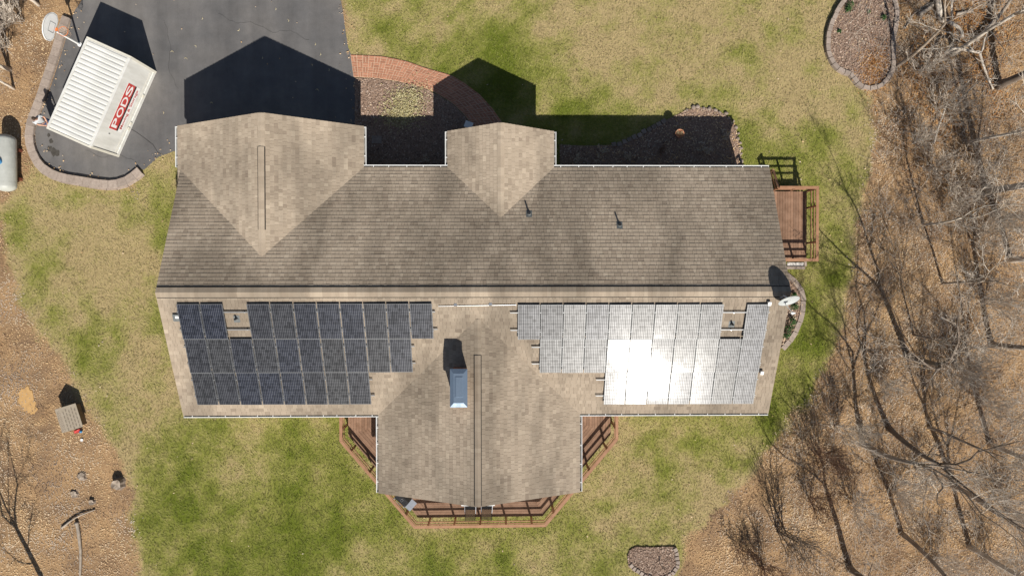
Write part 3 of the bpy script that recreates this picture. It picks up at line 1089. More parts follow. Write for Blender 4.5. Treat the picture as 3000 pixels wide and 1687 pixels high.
def cap_mesh(half, length, ps, th, tint, axis):
    """inverted V cap piece; ridge along local x (axis 'x') or y; ps = pitch"""
    q = MB(); q.tint = tint
    L = length / 2 + .01
    def P(s, t, up):
        # s along the ridge, t across
        z = -abs(t) * ps + up
        return (s, t, z) if axis == 'x' else (t, s, z)
    up0, up1 = th, th - .006
    vs = [P(-L, -half, up0), P(-L, 0, up0), P(-L, half, up0), P(L, -half, up1), P(L, 0, up1), P(L, half, up1),
          P(-L, -half, 0), P(-L, half, 0), P(L, -half, 0), P(L, half, 0), P(-L, 0, 0), P(L, 0, 0)]
    fs = [(0, 3, 4, 1), (1, 4, 5, 2), (6, 8, 3, 0), (2, 5, 9, 7), (0, 1, 10, 6), (1, 2, 7, 10), (5, 4, 11, 9), (4, 3, 8, 11)]
    q.add(vs, fs)
    return q.mesh('ridge_cap_shingle', 'shingle')


def ridge(p0, p1, half, ps, axis, lift, step=0.19):
    p0 = Vector(p0); p1 = Vector(p1)
    L = (p1 - p0).length
    n = max(1, round(L / step))
    variants = [cap_mesh(half, L / n, ps, .014, t, axis) for t in (.3, .45, .55, .68, .8)]
    for k in range(n):
        c = p0 + (p1 - p0) * ((k + .5) / n)
        c.z += lift + (0.002 if k % 2 else 0)
        link('ridge_cap_shingle', random.choice(variants), roof_o, c)


def vent(p0, p1, half, ps, axis, th=0.035):
    p0 = Vector(p0); p1 = Vector(p1)
    L = (p1 - p0).length
    q = MB()
    h = half + .025
    s = L / 2
    def P(a, t, up):
        return (a, t, -abs(t) * ps + up) if axis == 'x' else (t, a, -abs(t) * ps + up)
    vs = [P(-s, -h, .012), P(-s, -h, th), P(-s, 0, th), P(-s, h, th), P(-s, h, .012), P(s, -h, .012), P(s, -h, th), P(s, 0, th), P(s, h, th), P(s, h, .012)]
    fs = [(i, i + 5, i + 6, i + 1) for i in range(4)] + [(0, 1, 2, 3, 4), (9, 8, 7, 6, 5)]
    q.add(vs, fs)
    o = q.build('ridge_vent', 'vent_dark', roof_o)
    o.location = (p0 + p1) / 2


vent((H_['xl'] + .02, YR, ZR), (H_['xr'] - .02, YR, ZR), 0.235, H_['p'], 'x', 0.045)
ridge((H_['xl'], YR, ZR), (H_['xr'], YR, ZR), 0.225, H_['p'], 'x', 0.045)


def y_at(v, W):
    return at(1500, v, W['zr']).y


g_y0, g_y1 = y_at(432, GAR), y_at(673, GAR)
ridge((GAR['xc'], GAR['y'] + .18, GAR['zr']), (GAR['xc'], g_y0 + .01, GAR['zr']), 0.15, GAR['p'], 'y', 0.012)
vent((GAR['xc'], g_y0, GAR['zr']), (GAR['xc'], g_y1, GAR['zr']), 0.15, GAR['p'], 'y', .05)
ridge((GAR['xc'], g_y0, GAR['zr']), (GAR['xc'], g_y1, GAR['zr']), 0.14, GAR['p'], 'y', 0.05)
ridge((GAR['xc'], g_y1 - .01, GAR['zr']), (GAR['xc'], GAR['ym'] + .35, GAR['zr']), 0.15, GAR['p'], 'y', 0.012)
ridge((ENT['xc'], ENT['y'] + .16, ENT['zr']), (ENT['xc'], ENT['ym'] + .35, ENT['zr']), 0.15, ENT['p'], 'y', 0.012)
r_y0 = y_at(1041, REA)
ridge((REA['xc'], REA['ym'] - .35, REA['zr']), (REA['xc'], r_y0 + .01, REA['zr']), 0.15, REA['p'], 'y', 0.012)
vent((REA['xc'], r_y0, REA['zr']), (REA['xc'], REA['y'] + .02, REA['zr']), 0.15, REA['p'], 'y', .05)
ridge((REA['xc'], r_y0, REA['zr']), (REA['xc'], REA['y'], REA['zr']), 0.14, REA['p'], 'y', 0.05)


# gutters with hanger straps
def gutter(a, b, out, name='gutter'):
    a = Vector(a); b = Vector(b); out = Vector(out)
    d = (b - a).normalized()
    up = Vector((0, 0, 1))
    q = MB()
    q.m = 0
    q.bar(a + out * .125 - up * .02, b + out * .125 - up * .02, .030, .075)
    q.bar(a + out * .118 - up * .06, b + out * .118 - up * .06, .012, .09)
    q.bar(a + out * .008 - up * .055, b + out * .008 - up * .055, .012, .10)
    q.box(a + d * .004 + out * .065 - up * .055, (.008 if abs(d.x) > .5 else .11, .11 if abs(d.x) > .5 else .008, .10))
    q.box(b - d * .004 + out * .065 - up * .055, (.008 if abs(d.x) > .5 else .11, .11 if abs(d.x) > .5 else .008, .10))
    q.m = 1
    q.bar(a + out * .064 - up * .10, b + out * .064 - up * .10, .10, .012)
    o = q.build(name, ['white', 'gutter_in'], house)
    L = (b - a).length
    n = max(2, int(L / .78))
    for k in range(n):
        c = a + d * (L * (k + .5) / n + random.uniform(-.08, .08)) + out * .06 + up * .005
        MB().box(c, (.03, .12, .012) if abs(d.x) > .5 else (.12, .03, .012)).build('hanger', 'white', o)
    return o


ze2 = ze - .01
gutter((GAR['l'], GAR['y'] - .02, ze2), (GAR['l'], H_['yb'] + .02, ze2), (-1, 0, 0))
gutter((GAR['r'], GAR['y'] - .02, ze2), (GAR['r'], H_['yb'] + .135, ze2), (1, 0, 0))
gutter((GAR['r'] + .0, H_['yb'], ze2), (ENT['l'], H_['yb'], ze2), (0, 1, 0))
gutter((ENT['l'], ENT['y'] - .02, ze2), (ENT['l'], H_['yb'] + .135, ze2), (-1, 0, 0))
gutter((ENT['r'], ENT['y'] - .02, ze2), (ENT['r'], H_['yb'] + .135, ze2), (1, 0, 0))
gutter((ENT['r'], H_['yb'], ze2), (H_['xr'], H_['yb'], ze2), (0, 1, 0))
gutter((H_['xl'], H_['yf'], ze2), (REA['l'], H_['yf'], ze2), (0, -1, 0))
gutter((REA['l'], H_['yf'] - .135, ze2), (REA['l'], REA['y'] + .02, ze2), (-1, 0, 0))
gutter((REA['r'], H_['yf'] - .135, ze2), (REA['r'], REA['y'] + .02, ze2), (1, 0, 0))
gutter((REA['r'], H_['yf'], ze2), (H_['xr'], H_['yf'], ze2), (0, -1, 0))

# pale bar under the rear gable peak
a = at(1353, 1482, 4.15); b = at(1448, 1481, 4.15)
yy = REA['y'] - .07
q = MB().box(((a.x + b.x) / 2, yy, 4.2), (b.x - a.x, .12, .1))
q.box(((a.x + b.x) / 2, yy, 4.13), (b.x - a.x + .06, .16, .03))
q.build('gable_trim', 'white', house)

# chimney
zc = 5.45
c0 = at(1343.5, 1137, zc)
cw, clen = .78, 1.72
ch = MB().box((c0.x + .0, c0.y, (zc - .12 + 3.2) / 2), (cw - .14, clen - .16, zc - .12 - 3.2)).build('chimney', 'brick', house)
q = MB()
hx, hy = cw / 2, clen / 2


def frus(mb, x, y, z0, h0x, h0y, z1, h1x, h1y):
    vs = [(x + sx * h0x, y + sy * h0y, z0) for sx, sy in ((-1, -1), (1, -1), (1, 1), (-1, 1))] + [(x + sx * h1x, y + sy * h1y, z1) for sx, sy in ((-1, -1), (1, -1), (1, 1), (-1, 1))]
    mb.add(vs, [(4, 5, 6, 7), (0, 1, 5, 4), (1, 2, 6, 5), (2, 3, 7, 6), (3, 0, 4, 7), (3, 2, 1, 0)])


q.box((c0.x, c0.y, zc - .09), (cw, clen, .06))
frus(q, c0.x, c0.y, zc - .06, hx, hy, zc + .018, hx - .17, hy - .2)
cap = q.build('chimney_cap', 'cap_sky_tint', ch)
q = MB()
frus(q, c0.x + .02, c0.y + .06, zc + .015, hx - .18, .47, zc + .045, hx - .26, .45)
q.build('flue_lid', 'cap_sky_tint', cap)
q = MB()
for k in range(5):
    q.box((c0.x - hx + .10, c0.y + .5 - k * .25, zc - .028), (.02, .02, .012))
q.build('rivet', 'alu', cap)

# flashing at the foot of the chimney, vent pipes with boots
def roof_at(u, v, off=0.0):
    z = 3.5
    for _ in range(12):
        w = at(u, v, z)
        z = roof_z(w.x, w.y) + off
    return at(u, v, z)


for u, v, h, lean in ((1550, 627, .30, 0), (1815, 660, .30, 0), (694, 934, .26, 1), (2143, 950, .26, 1)):
    w = roof_at(u, v)
    sy = 1 if w.y > YR else -1
    tilt = math.atan(H_['p']) * sy
    M = Matrix.Rotation(-tilt, 3, 'X')
    q = MB(); q.m = 0
    q.tube([w - Vector((0, 0, .15)), w + Vector((0, 0, h))], .042, 10)
    q.m = 1
    q.box(w + Vector((0, .0, .014)), (.28, .34, .012), M=M)
    q.lathe([(.12, 0), (.075, .06), (.048, .12)], w + Vector((0, 0, .0)), 12)
    q.build('vent_pipe', ['black', 'pvc'], house)

# ------------------------------------------------------------------ solar arrays
PITCH = math.atan(H_['p'])
PT = PITCH - math.radians(1.9)
PW, PL = 1.045, 1.765
SOL_OFF = 0.15


def on_rear(x, s, off):
    """point on the rear slope, s metres down from the ridge"""
    return Vector((x, YR - s * math.cos(PITCH), ZR - s * math.sin(PITCH))) + Vector((0, -math.sin(PITCH), math.cos(PITCH))) * off


def make_panel():
    t = thing('solar_module', (0, 0, 0))
    w, l = PW - .042, PL - .035
    q = MB()
    fw = .011
    q.box((0, l / 2 - fw / 2, 0), (w, fw, .04)); q.box((0, -l / 2 + fw / 2, 0), (w, fw, .04))
    q.box((-w / 2 + fw / 2, 0, 0), (fw, l - 2 * fw, .04)); q.box((w / 2 - fw / 2, 0, 0), (fw, l - 2 * fw, .04))
    q.build('frame', 'panel_frame', t)
    MB().box((0, 0, .008), (w - 2 * fw, l - 2 * fw, .014)).build('cell_sheet', 'solar', t)
    for sx in (-1, 1):
        for sy in (-.28, .28):
            MB().box((sx * (w / 2 + .012), sy * l, .022), (.036, .035, .012)).build('clamp', 'panel_frame', t)
    return t


proto = make_panel()
ORD = ['first', 'second', 'third', 'fourth', 'fifth', 'sixth', 'seventh', 'eighth', 'ninth', 'tenth', 'eleventh']
ROWS = [('left', -14.66, [[0, 1, 3, 4, 5, 6, 7, 8, 9, 10], list(range(10)), list(range(8))], 0.50),
        ('right', 12.18 - 11 * PW, [[0, 1, 2, 3, 4, 5, 6, 7, 8, 10], list(range(1, 11)), list(range(4, 11))], 0.56)]
ROWN = ['top', 'middle', 'bottom']
first = True
for side, x0, rows, s0 in ROWS:
    rack = thing('solar_rack', on_rear(x0 + 4, 3, 0), 0, 'aluminium mounting rails under the %s solar array on the rear roof' % side, 'solar rack', world=True)
    for r, cols in enumerate(rows):
        for k, c in enumerate(cols):
            if first:
                o = proto; first = False
            else:
                o = proto.copy(); COL.objects.link(o)
                for ch_ in proto.children:
                    d = ch_.copy(); COL.objects.link(d); d.parent = o
            o.location = on_rear(x0 + (c + .5) * PW, s0 + (r + .5) * PL, SOL_OFF)
            o.rotation_euler = (PT + random.uniform(-.015, .015), -.010 + random.uniform(-.015, .015), 0)
            tag(o, 'framed solar panel, %s from the left in the %s row of the %s array' % (ORD[k], ROWN[r], side), 'solar panel', 'solar panels on the rear roof slope')
        e0, e1 = x0 + cols[0] * PW, x0 + (cols[-1] + 1) * PW
        for f in (.24, .74):
            s = s0 + (r + f) * PL
            ext0 = random.uniform(.05, .1) if side == 'left' else random.uniform(.3, .42)
            ext1 = random.uniform(.08, .18) if side == 'left' else .05
            q = MB().bar(on_rear(e0 - ext0, s, SOL_OFF - .05), on_rear(e1 + ext1, s, SOL_OFF - .05), .045, .05, (0, -math.sin(PITCH), math.cos(PITCH)))
            q.build('rail', 'panel_frame', rack)
            q = MB()
            n = int((e1 - e0) / 1.4)
            for j in range(n + 1):
                xx = e0 + .2 + (e1 - e0 - .4) * j / n
                q.bar(on_rear(xx, s + .03, 0.0), on_rear(xx, s + .03, SOL_OFF - .06), .04, .05)
            q.build('rail_foot', 'alu', rack)

# conduit between the arrays, junction boxes
a = roof_at(1284, 897, .06); b = roof_at(1512, 893, .06)
cd = thing('conduit', a, 0, 'thin metal conduit running along the roof between the two solar arrays', 'conduit', world=True)
MB().tube([a, a + (b - a) * .5, b], .013, 8).build('pipe', 'alu', cd)
for f in (.22, .67):
    c = a + (b - a) * f
    MB().box(c - Vector((0, -.05, .01)), (.14, .12, .05)).build('coupling', 'alu', cd)
w = roof_at(518, 930, .05)
jb = thing('junction_box', w, 0, 'dark grey box with white label beside the left solar array', 'junction box')
Mx = Matrix.Rotation(PITCH, 3, 'X')
MB().box((0, 0, .02), (.30, .34, .10), M=Mx).build('body', 'pvc', jb)
MB().box((.04, 0.01, .075), (.15, .11, .006), M=Mx).build('label_plate', 'decal_white', jb)
for (u, v), lab in (((2253, 889), 'small white box at the top right corner of the right solar array'), ((2231, 1091), 'small white box at the right end of the bottom solar row')):
    w = roof_at(u, v, .1)
    t = thing('junction_box', w, 0, lab, 'junction box')
    MB().box((0, 0, .03), (.15, .17, .12), M=Mx).build('body', 'white', t)
    MB().box((0, 0, .097), (.12, .14, .012), M=Mx).build('lid', 'white', t)

# ------------------------------------------------------------------ satellite dish
zc = 5.50
w = at(2310, 878, zc)
dish = thing('satellite_dish', (w.x - .1, w.y + .12, roof_z(H_['xr'] - .1, w.y) if True else 0), 0, 'grey oval satellite dish on a mast at the right end of the ridge', 'satellite dish', world=True)
nrm = Vector((.16, -.84, .50)).normalized()
side_ = Vector((0.93, .16, -.16))
side_ = (side_ - nrm * side_.dot(nrm)).normalized()
M = Matrix((side_, nrm.cross(side_), nrm)).transposed()
q = MB()
prof = [(.001, 0.0), (.12, .006), (.24, .026), (.36, .062), (.47, .11), (.485, .116), (.47, .098), (.36, .05), (.24, .014), (.12, -.006), (.001, -.012)]
q.lathe(prof[::-1], w - nrm * .05, 40, M, 1.0, .88)
q.build('reflector', 'dish', dish, True)
base = Vector((w.x - .14, w.y + .18, roof_z(min(w.x - .14, H_['xr'] - .02), w.y + .18)))
base.x = min(base.x, H_['xr'] - .1)
q = MB().tube([base - Vector((0, 0, .05)), base + Vector((0, 0, .25)), w - nrm * .1], .028, 8)
q.box(base + Vector((0, 0, .02)), (.16, .24, .02))
q.build('mast', 'alu', dish)
lnb = w + nrm * .62 - M @ Vector((0, .12, 0))
low = w + M @ Vector((0, -.36, .02))
MB().tube([low, (low + lnb) / 2, lnb], .02, 6).build('feed_arm', 'alu', dish)
q = MB().lathe([(.05, -.05), (.065, 0), (.05, .05)], lnb, 12, M)
q.box(lnb + Vector((0, 0, .03)), (.2, .07, .07))
q.build('feed_horn', 'white', dish)
# emblem strokes near the upper rim
q = MB()
for dx, dy, ww in ((-.06, .30, .06), (.0, .29, .05), (.06, .30, .03), (.0, .02, .16)):
    q.box(w + M @ Vector((dx, dy, .045 + .02 * abs(dy))), (ww, .022 if dy > .1 else .008, .004), M=M)
q.build('emblem', 'pvc', dish)

# ------------------------------------------------------------------ decks
DZ = 0.65
RH = 0.86


def rail_run(t, a, b, posts=True, step=1.32, ends=(True, True)):
    """cap, two rails and posts between two plan points"""
    a = Vector((a[0], a[1], 0)); b = Vector((b[0], b[1], 0))
    d = (b - a).normalized(); L = (b - a).length
    n = Vector((-d.y, d.x, 0))
    up = Vector((0, 0, 1))
    for z, w_, h_, nm in ((DZ + .20, .035, .085, 'rail'), (DZ + .52, .035, .085, 'rail')):
        MB().bar(a + up * z, b + up * z, w_, h_).build(nm, 'cedar_rail', t)
    if posts:
        m = max(1, round(L / step))
        for k in range(m):
            f = (k + .5) / m
            p = a + d * L * f
            MB().box(p + up * (DZ + RH) / 2 + up * -.03, (.09, .09, DZ + RH - .02), math.atan2(d.y, d.x)).build('post', 'cedar_rail', t)


def mitred_cap(t, pts, w, z, th, name='cap_rail'):
    """flat boards along a polyline, mitred at the corners"""
    P = [np.array(p, float) for p in pts]
    nn = []
    for i in range(len(P)):
        t0 = (P[i] - P[i - 1]) / np.linalg.norm(P[i] - P[i - 1]) if i else None
        t1 = (P[i + 1] - P[i]) / np.linalg.norm(P[i + 1] - P[i]) if i < len(P) - 1 else None
        if t0 is None: t0 = t1
        if t1 is None: t1 = t0
        n0 = np.array([-t0[1], t0[0]]); n1 = np.array([-t1[1], t1[0]])
        m = n0 + n1
        m = m / np.linalg.norm(m)
        nn.append(m / max(.3, m @ n0))
    for i in range(len(P) - 1):
        g = (P[i + 1] - P[i]) / np.linalg.norm(P[i + 1] - P[i]) * .003
        poly = [tuple(P[i] + nn[i] * w / 2 + g), tuple(P[i + 1] + nn[i + 1] * w / 2 - g), tuple(P[i + 1] - nn[i + 1] * w / 2 - g), tuple(P[i] - nn[i] * w / 2 + g)]
        MB().prism(poly, z, z + th, bottom=True).build(name, 'cedar_rail', t)
    return nn


deck = thing('rear_deck', at(1400, 1500), 0, 'stained wooden deck with railing wrapping round the rear gable wing', 'deck', world=True)
zcap = DZ + RH
cap_px = [(993, 1180), (999, 1291), (1215, 1543), (1597, 1538), (1807, 1286), (1808, 1180)]
capw = P2(cap_px, zcap)
capw[0] = (capw[1][0], H_['yf'] + .5); capw[5] = (capw[4][0], H_['yf'] + .5)
mitred_cap(deck, capw, .145, zcap, .035)
for i in range(5):
    rail_run(deck, capw[i], capw[i + 1], step=1.34)
# boards in rings parallel to the edge, mitred at the corners
P = [np.array(p) for p in capw]
nn = []
for i in range(6):
    t0 = (P[i] - P[i - 1]) / np.linalg.norm(P[i] - P[i - 1]) if i else (P[1] - P[0]) / np.linalg.norm(P[1] - P[0])
    t1 = (P[i + 1] - P[i]) / np.linalg.norm(P[i + 1] - P[i]) if i < 5 else t0
    n0 = np.array([-t0[1], t0[0]]); n1 = np.array([-t1[1], t1[0]])
    m = n0 + n1; m = m / np.linalg.norm(m)
    nn.append(m / (m @ n0))
BW = .142
for i in range(5):
    nb = 12 if i in (0, 4) else 19
    for k in range(nb):
        o0 = .16 + k * BW; o1 = o0 + BW - .010
        poly = [tuple(P[i] + nn[i] * o0), tuple(P[i + 1] + nn[i + 1] * o0), tuple(P[i + 1] + nn[i + 1] * o1), tuple(P[i] + nn[i] * o1)]
        if (np.array(poly[1]) - np.array(poly[0])) @ (P[i + 1] - P[i]) <= 0:
            continue
        if i in (0, 4):
            lim = REA['l'] + .35 if i == 0 else REA['r'] - .35
            xs = [p[0] for p in poly]
            if (i == 0 and min(xs) > lim) or (i == 4 and max(xs) < lim):
                continue
        MB().prism(poly, DZ - .035, DZ + random.uniform(-.002, .002)).build('board', 'cedar', deck)
# joists and outer rim below
q = MB()
for i in range(5):
    a = P[i] + nn[i] * .20; b = P[i + 1] + nn[i + 1] * .20
    q.bar((a[0], a[1], DZ - .15), (b[0], b[1], DZ - .15), .04, .22)
q.build('rim_joist', 'cedar', deck)
inner = [tuple(P[i] + nn[i] * .35) for i in range(6)]
MB().prism(inner, DZ - .30, DZ - .16).build('joist_frame', 'roof_deck', deck)
for i in range(1, 5):
    p = P[i] + nn[i] * .3
    MB().box((p[0], p[1], DZ / 2 - .17), (.14, .14, DZ - .30)).build('deck_footing', 'cedar', deck)

sdk = thing('side_deck', at(2350, 660), 0, 'small stained wooden deck with railing at the right gable end', 'deck', world=True)
x1 = at(2397, 650, zcap).x - .05
y1 = at(2390, 548, zcap).y - .03; y0 = at(2390, 764, zcap).y + .04
xw = H_['xr'] - .3
xs0 = at(2284, 549, zcap).x
mitred_cap(sdk, [(xs0, y1), (x1, y1), (x1, y0), (xw, y0)], .145, zcap, .035)
rail_run(sdk, (xs0, y1), (x1, y1), step=1.6)
rail_run(sdk, (x1, y1), (x1, y0), step=2.1)
rail_run(sdk, (x1, y0), (xw, y0), step=1.7)
k = 0
x = x1 - .2
while x > xw - .05:
    MB().box((x, (y0 + y1) / 2, DZ - .018), (.132, y1 - y0 - .16, .035)).build('board', 'cedar', sdk)
    x -= .142
MB().box(((xw + x1) / 2 - .1, (y0 + y1) / 2, DZ - .13), (x1 - xw - .35, y1 - y0 - .2, .18)).build('joist_frame', 'roof_deck', sdk)
for (px, py) in ((x1 - .06, y1 - .05), (x1 - .06, y0 + .05), (xs0, y1 - .02)):
    MB().box((px, py, zcap / 2), (.09, .09, zcap - .01)).build('corner_post', 'cedar_rail', sdk)
# stairs down towards the front, beside the wall
xs_a, xs_b = xw + .05, xs0 - .05
for k in range(3):
    MB().box(((xs_a + xs_b) / 2, y1 + .18 + k * .28, DZ - .17 * (k + 1)), (xs_b - xs_a, .27, .04)).build('step', 'cedar', sdk)
for xx in (xs_a, xs_b):
    MB().bar((xx, y1, DZ - .10), (xx, y1 + 1.0, .03), .04, .24).build('stringer', 'cedar', sdk)
    MB().bar((xx, y1, zcap - .02), (xx, y1 + 1.0, RH - .02), .12, .035).build('stair_rail', 'cedar_rail', sdk)
    MB().bar((xx, y1, zcap - .36), (xx, y1 + 1.0, RH - .36), .035, .085).build('stair_rail', 'cedar_rail', sdk)
    MB().box((xx, y1 + 1.0, RH / 2), (.09, .09, RH)).build('post', 'cedar_rail', sdk)
# pale slab and block beside the side deck
a = at(2306, 771); b = at(2354, 778)
slab_t = thing('landing_slab', at(2330, 774), 0, 'narrow white gravel strip with tan edging at the foot of the side deck', 'slab', world=True)
MB().box(((a.x + b.x) / 2, (a.y + b.y) / 2, .01), (b.x - a.x, .2, .06)).build('gravel_strip', 'pale_gravel', slab_t)
MB().box(((a.x + b.x) / 2, (a.y + b.y) / 2 - .19, .03), (b.x - a.x + .1, .14, .12)).build('border_block', 'wall_block', slab_t)
MB().box((b.x + .07, (a.y + b.y) / 2 + .03, .03), (.12, .26, .12)).build('border_block', 'wall_block', slab_t)

# ------------------------------------------------------------------ things on the rear deck
sh0 = at(1196.5, 1472.5, 1.55); sh1 = at(1210, 1484.5, 1.55)
ax = (sh1 - sh0); ang = math.atan2(ax.y, ax.x)
grill = thing('grill', (sh0.x, sh0.y, DZ), ang, 'black gas grill with grey side shelf on the rear deck', 'grill')
# local x points to the shelf; origin at the joint between lid and shelf
MB().box((.17, 0, .88), (.34, .54, .04)).build('side_shelf', 'steel', grill)
MB().box((-.36, 0, .74), (.70, .52, .22)).build('firebox', 'black', grill)
q = MB()
prof = [(-.27, .0), (-.27, .10), (-.19, .22), (-.05, .28), (.10, .27), (.22, .18), (.27, .0)]
vs = [(-.72, a, .86 + b) for a, b in prof] + [(-.01, a, .86 + b) for a, b in prof]
m = len(prof)
q.add(vs, [(i, i + m, i + 1 + m, i + 1) for i in range(m - 1)] + [tuple(range(m)), tuple(range(2 * m - 1, m - 1, -1))])
lid = q.build('lid', 'black', grill)
MB().tube([(-.55, -.20, 1.02), (-.55, -.29, 1.08), (-.20, -.29, 1.08), (-.20, -.20, 1.02)], .016, 6).build('handle', 'steel', lid)
q = MB()
q.tube([(-.42, .02, 1.145), (-.32, .02, 1.145), (-.32, -.10, 1.145), (-.42, -.10, 1.145), (-.42, .02, 1.145)], .012, 4)
q.build('gauge_ring', 'steel', lid)
for sx in (-.68, -.05):
    MB().box((sx, -.27, .95), (.05, .06, .14)).build('lid_bracket', 'steel', lid)
    for sy in (-.22, .22):
        MB().box((sx, sy, .32), (.05, .05, .64)).build('leg', 'black', grill)
MB().box((-.36, 0, .18), (.64, .46, .03)).build('lower_shelf', 'black', grill)

chair0 = None
for i, ((u, v), lab) in enumerate((((1377, 1524), 'dark sling patio chair on the rear deck, the left one of the pair'), ((1426, 1522), 'dark sling patio chair on the rear deck, the right one of the pair'))):
    w = at(u, v, DZ + .95)
    loc = Vector((w.x, w.y + .60, DZ))
    if chair0 is None:
        c = chair0 = thing('patio_chair', loc, 0, lab, 'chair', 'chairs on the rear deck')
        # faces +y (the house); back towards the railing
        q = MB()
        curve = [(.28, .40), (.20, .44), (.0, .43), (-.16, .40), (-.24, .42)]
        vs = [(sx * .25, y, z) for y, z in curve for sx in (-1, 1)] + [(sx * .25, y, z - .012) for y, z in curve for sx in (-1, 1)]
        fs = [(2 * k, 2 * k + 2, 2 * k + 3, 2 * k + 1) for k in range(4)] + [(10 + 2 * k + 1, 10 + 2 * k + 3, 10 + 2 * k + 2, 10 + 2 * k) for k in range(4)]
        q.add(vs, fs).build('seat', 'mesh_cloth', c)
        q = MB()
        curve = [(-.25, .43), (-.34, .60), (-.46, .80), (-.60, .96)]
        vs = [(sx * .245, y, z) for y, z in curve for sx in (-1, 1)]
        q.add(vs, [(2 * k, 2 * k + 1, 2 * k + 3, 2 * k + 2) for k in range(3)]).build('backrest', 'weave', c)
        for sx in (-1, 1):
            q = MB().tube([(sx * .27, .30, .0), (sx * .27, .27, .40), (sx * .27, .0, .43), (sx * .27, -.25, .43), (sx * .26, -.40, .70), (sx * .255, -.61, .97)], .014, 6)
            q.build('side_frame', 'mesh_cloth', c)
            MB().tube([(sx * .27, -.20, .42), (sx * .28, -.36, .0)], .014, 6).build('leg', 'mesh_cloth', c)
            q = MB().tube([(sx * .275, .27, .40), (sx * .29, .25, .62), (sx * .29, .1, .66), (sx * .275, -.36, .64)], [.013, .016, .02, .016], 6)
            q.build('armrest', 'steel', c)
    else:
        c = chair0.copy(); COL.objects.link(c); c.location = loc
        for ch_ in chair0.children:
            d = ch_.copy(); COL.objects.link(d); d.parent = c
        tag(c, lab)
        c.rotation_euler = (0, 0, -.04)

# ------------------------------------------------------------------ storage container
PA = -1.9932
pod_o = Vector((-20.2179, 11.8447, 0))
PLn, PWd, PHt = 4.881, 2.332, 2.351
pod = thing('storage_container', pod_o, PA, 'white ribbed portable storage container parked on the driveway', 'container')
MB().box((PLn / 2, PWd / 2, 1.22), (PLn - .06, PWd - .06, PHt - .24)).build('body', 'pod_white', pod)
for x in (.05, PLn - .05):
    for y in (.05, PWd - .05):
        MB().box((x, y, PHt / 2), (.12, .12, PHt - .02)).build('corner_post', 'pod_cream', pod)
for y in (.04, PWd - .04):
    MB().box((PLn / 2, y, PHt - .06), (PLn - .2, .10, .12)).build('top_beam', 'pod_white', pod)
    MB().box((PLn / 2, y, .12), (PLn - .2, .09, .2)).build('bottom_beam', 'pod_white', pod)
for x in (.04, PLn - .04):
    MB().box((x, PWd / 2, PHt - .06), (.10, PWd - .2, .12)).build('top_beam', 'pod_cream', pod)
    MB().box((x, PWd / 2, .12), (.09, PWd - .2, .2)).build('bottom_beam', 'pod_cream', pod)
MB().box((PLn / 2, PWd / 2, PHt - .055), (PLn - .2, PWd - .2, .06)).build('roof_panel', 'pod_white', pod)
NR = 20
rib = None
for k in range(NR):
    x = .12 + (PLn - .24) * (k + .5) / NR
    if rib is None:
        q = MB()
        hw = (PLn - .24) / NR / 2
        prof = [(-hw + .012, -.045), (-hw + .03, -.012), (-hw + .07, .006), (hw - .05, .006), (hw - .010, -.045)]
        L0 = PWd / 2 - .13
        vs = [(a, -L0, b) for a, b in prof] + [(a, L0, b) for a, b in prof]
        q.add(vs, [(i, i + 1, i + 6, i + 5) for i in range(4)] + [(0, 5, 9, 4), (4, 3, 2, 1, 0), (5, 6, 7, 8, 9)])
        rib = q.mesh('roof_rib', 'pod_white')
    link('roof_rib', rib, pod, (x, PWd / 2, PHt))
# end doors and latches on the lower end, hinges on the upper end
for x, sgn in ((PLn, 1), (0, -1)):
    for y in (.55, 1.15, 1.8):
        MB().box((x + sgn * .0, y, 1.15), (.05, .035, 2.0)).build('door_bar', 'rust' if y != 1.15 else 'alu', pod)
for f in (.30, .62, .68):
    MB().box((PLn * f, PWd + .015, .22), (.16, .04, .14)).build('lift_pocket', 'pod_cream', pod)
q = MB().box((PLn * .5, PWd - .012, .42), (PLn - .34, .012, .016))
q.build('seam', 'pod_cream', pod)


# the painted sign on the long wall that faces the house
def decal(name, a0, a1, h0, h1, mat, out):
    x0, x1 = PLn * a0, PLn * a1
    z1, z0 = PHt * (1 - h0), PHt * (1 - h1)
    return MB().box(((x0 + x1) / 2, PWd - .028 + out, (z0 + z1) / 2), (abs(x1 - x0), .004, abs(z1 - z0))).build(name, mat, pod)


decal('sign_ground', .243, .748, .285, .735, 'decal_white', .002)
decal('sign_panel', .245, .746, .29, .55, 'pod_red', .006)
decal('sign_bar', .245, .746, .552, .60, 'pod_black', .006)


def lettering(text, a0, a1, h0, h1, mat, name, bold=0.0, out=.012):
    cu = bpy.data.curves.new('txt', 'FONT')
    cu.body = text
    cu.offset = bold
    cu.extrude = 0.0
    tmp = bpy.data.objects.new('txt', cu)
    COL.objects.link(tmp)
    dg = bpy.context.evaluated_depsgraph_get()
    me_ = bpy.data.meshes.new_from_object(tmp.evaluated_get(dg))
    bpy.data.objects.remove(tmp)
    co = np.zeros(len(me_.vertices) * 3); me_.vertices.foreach_get('co', co); co = co.reshape(-1, 3)
    mn, mx = co.min(0), co.max(0)
    u = (co[:, 0] - mn[0]) / (mx[0] - mn[0]); v = (co[:, 1] - mn[1]) / (mx[1] - mn[1])
    new = np.stack([PLn * (a1 + (a0 - a1) * u), np.full(len(u), PWd - .028 + out), PHt * (1 - h1) + PHt * (h1 - h0) * v], 1)
    me_.vertices.foreach_set('co', new.ravel())
    me_.materials.clear(); me_.materials.append(MAT[mat])
    me_.update()
    return link(name, me_, pod)


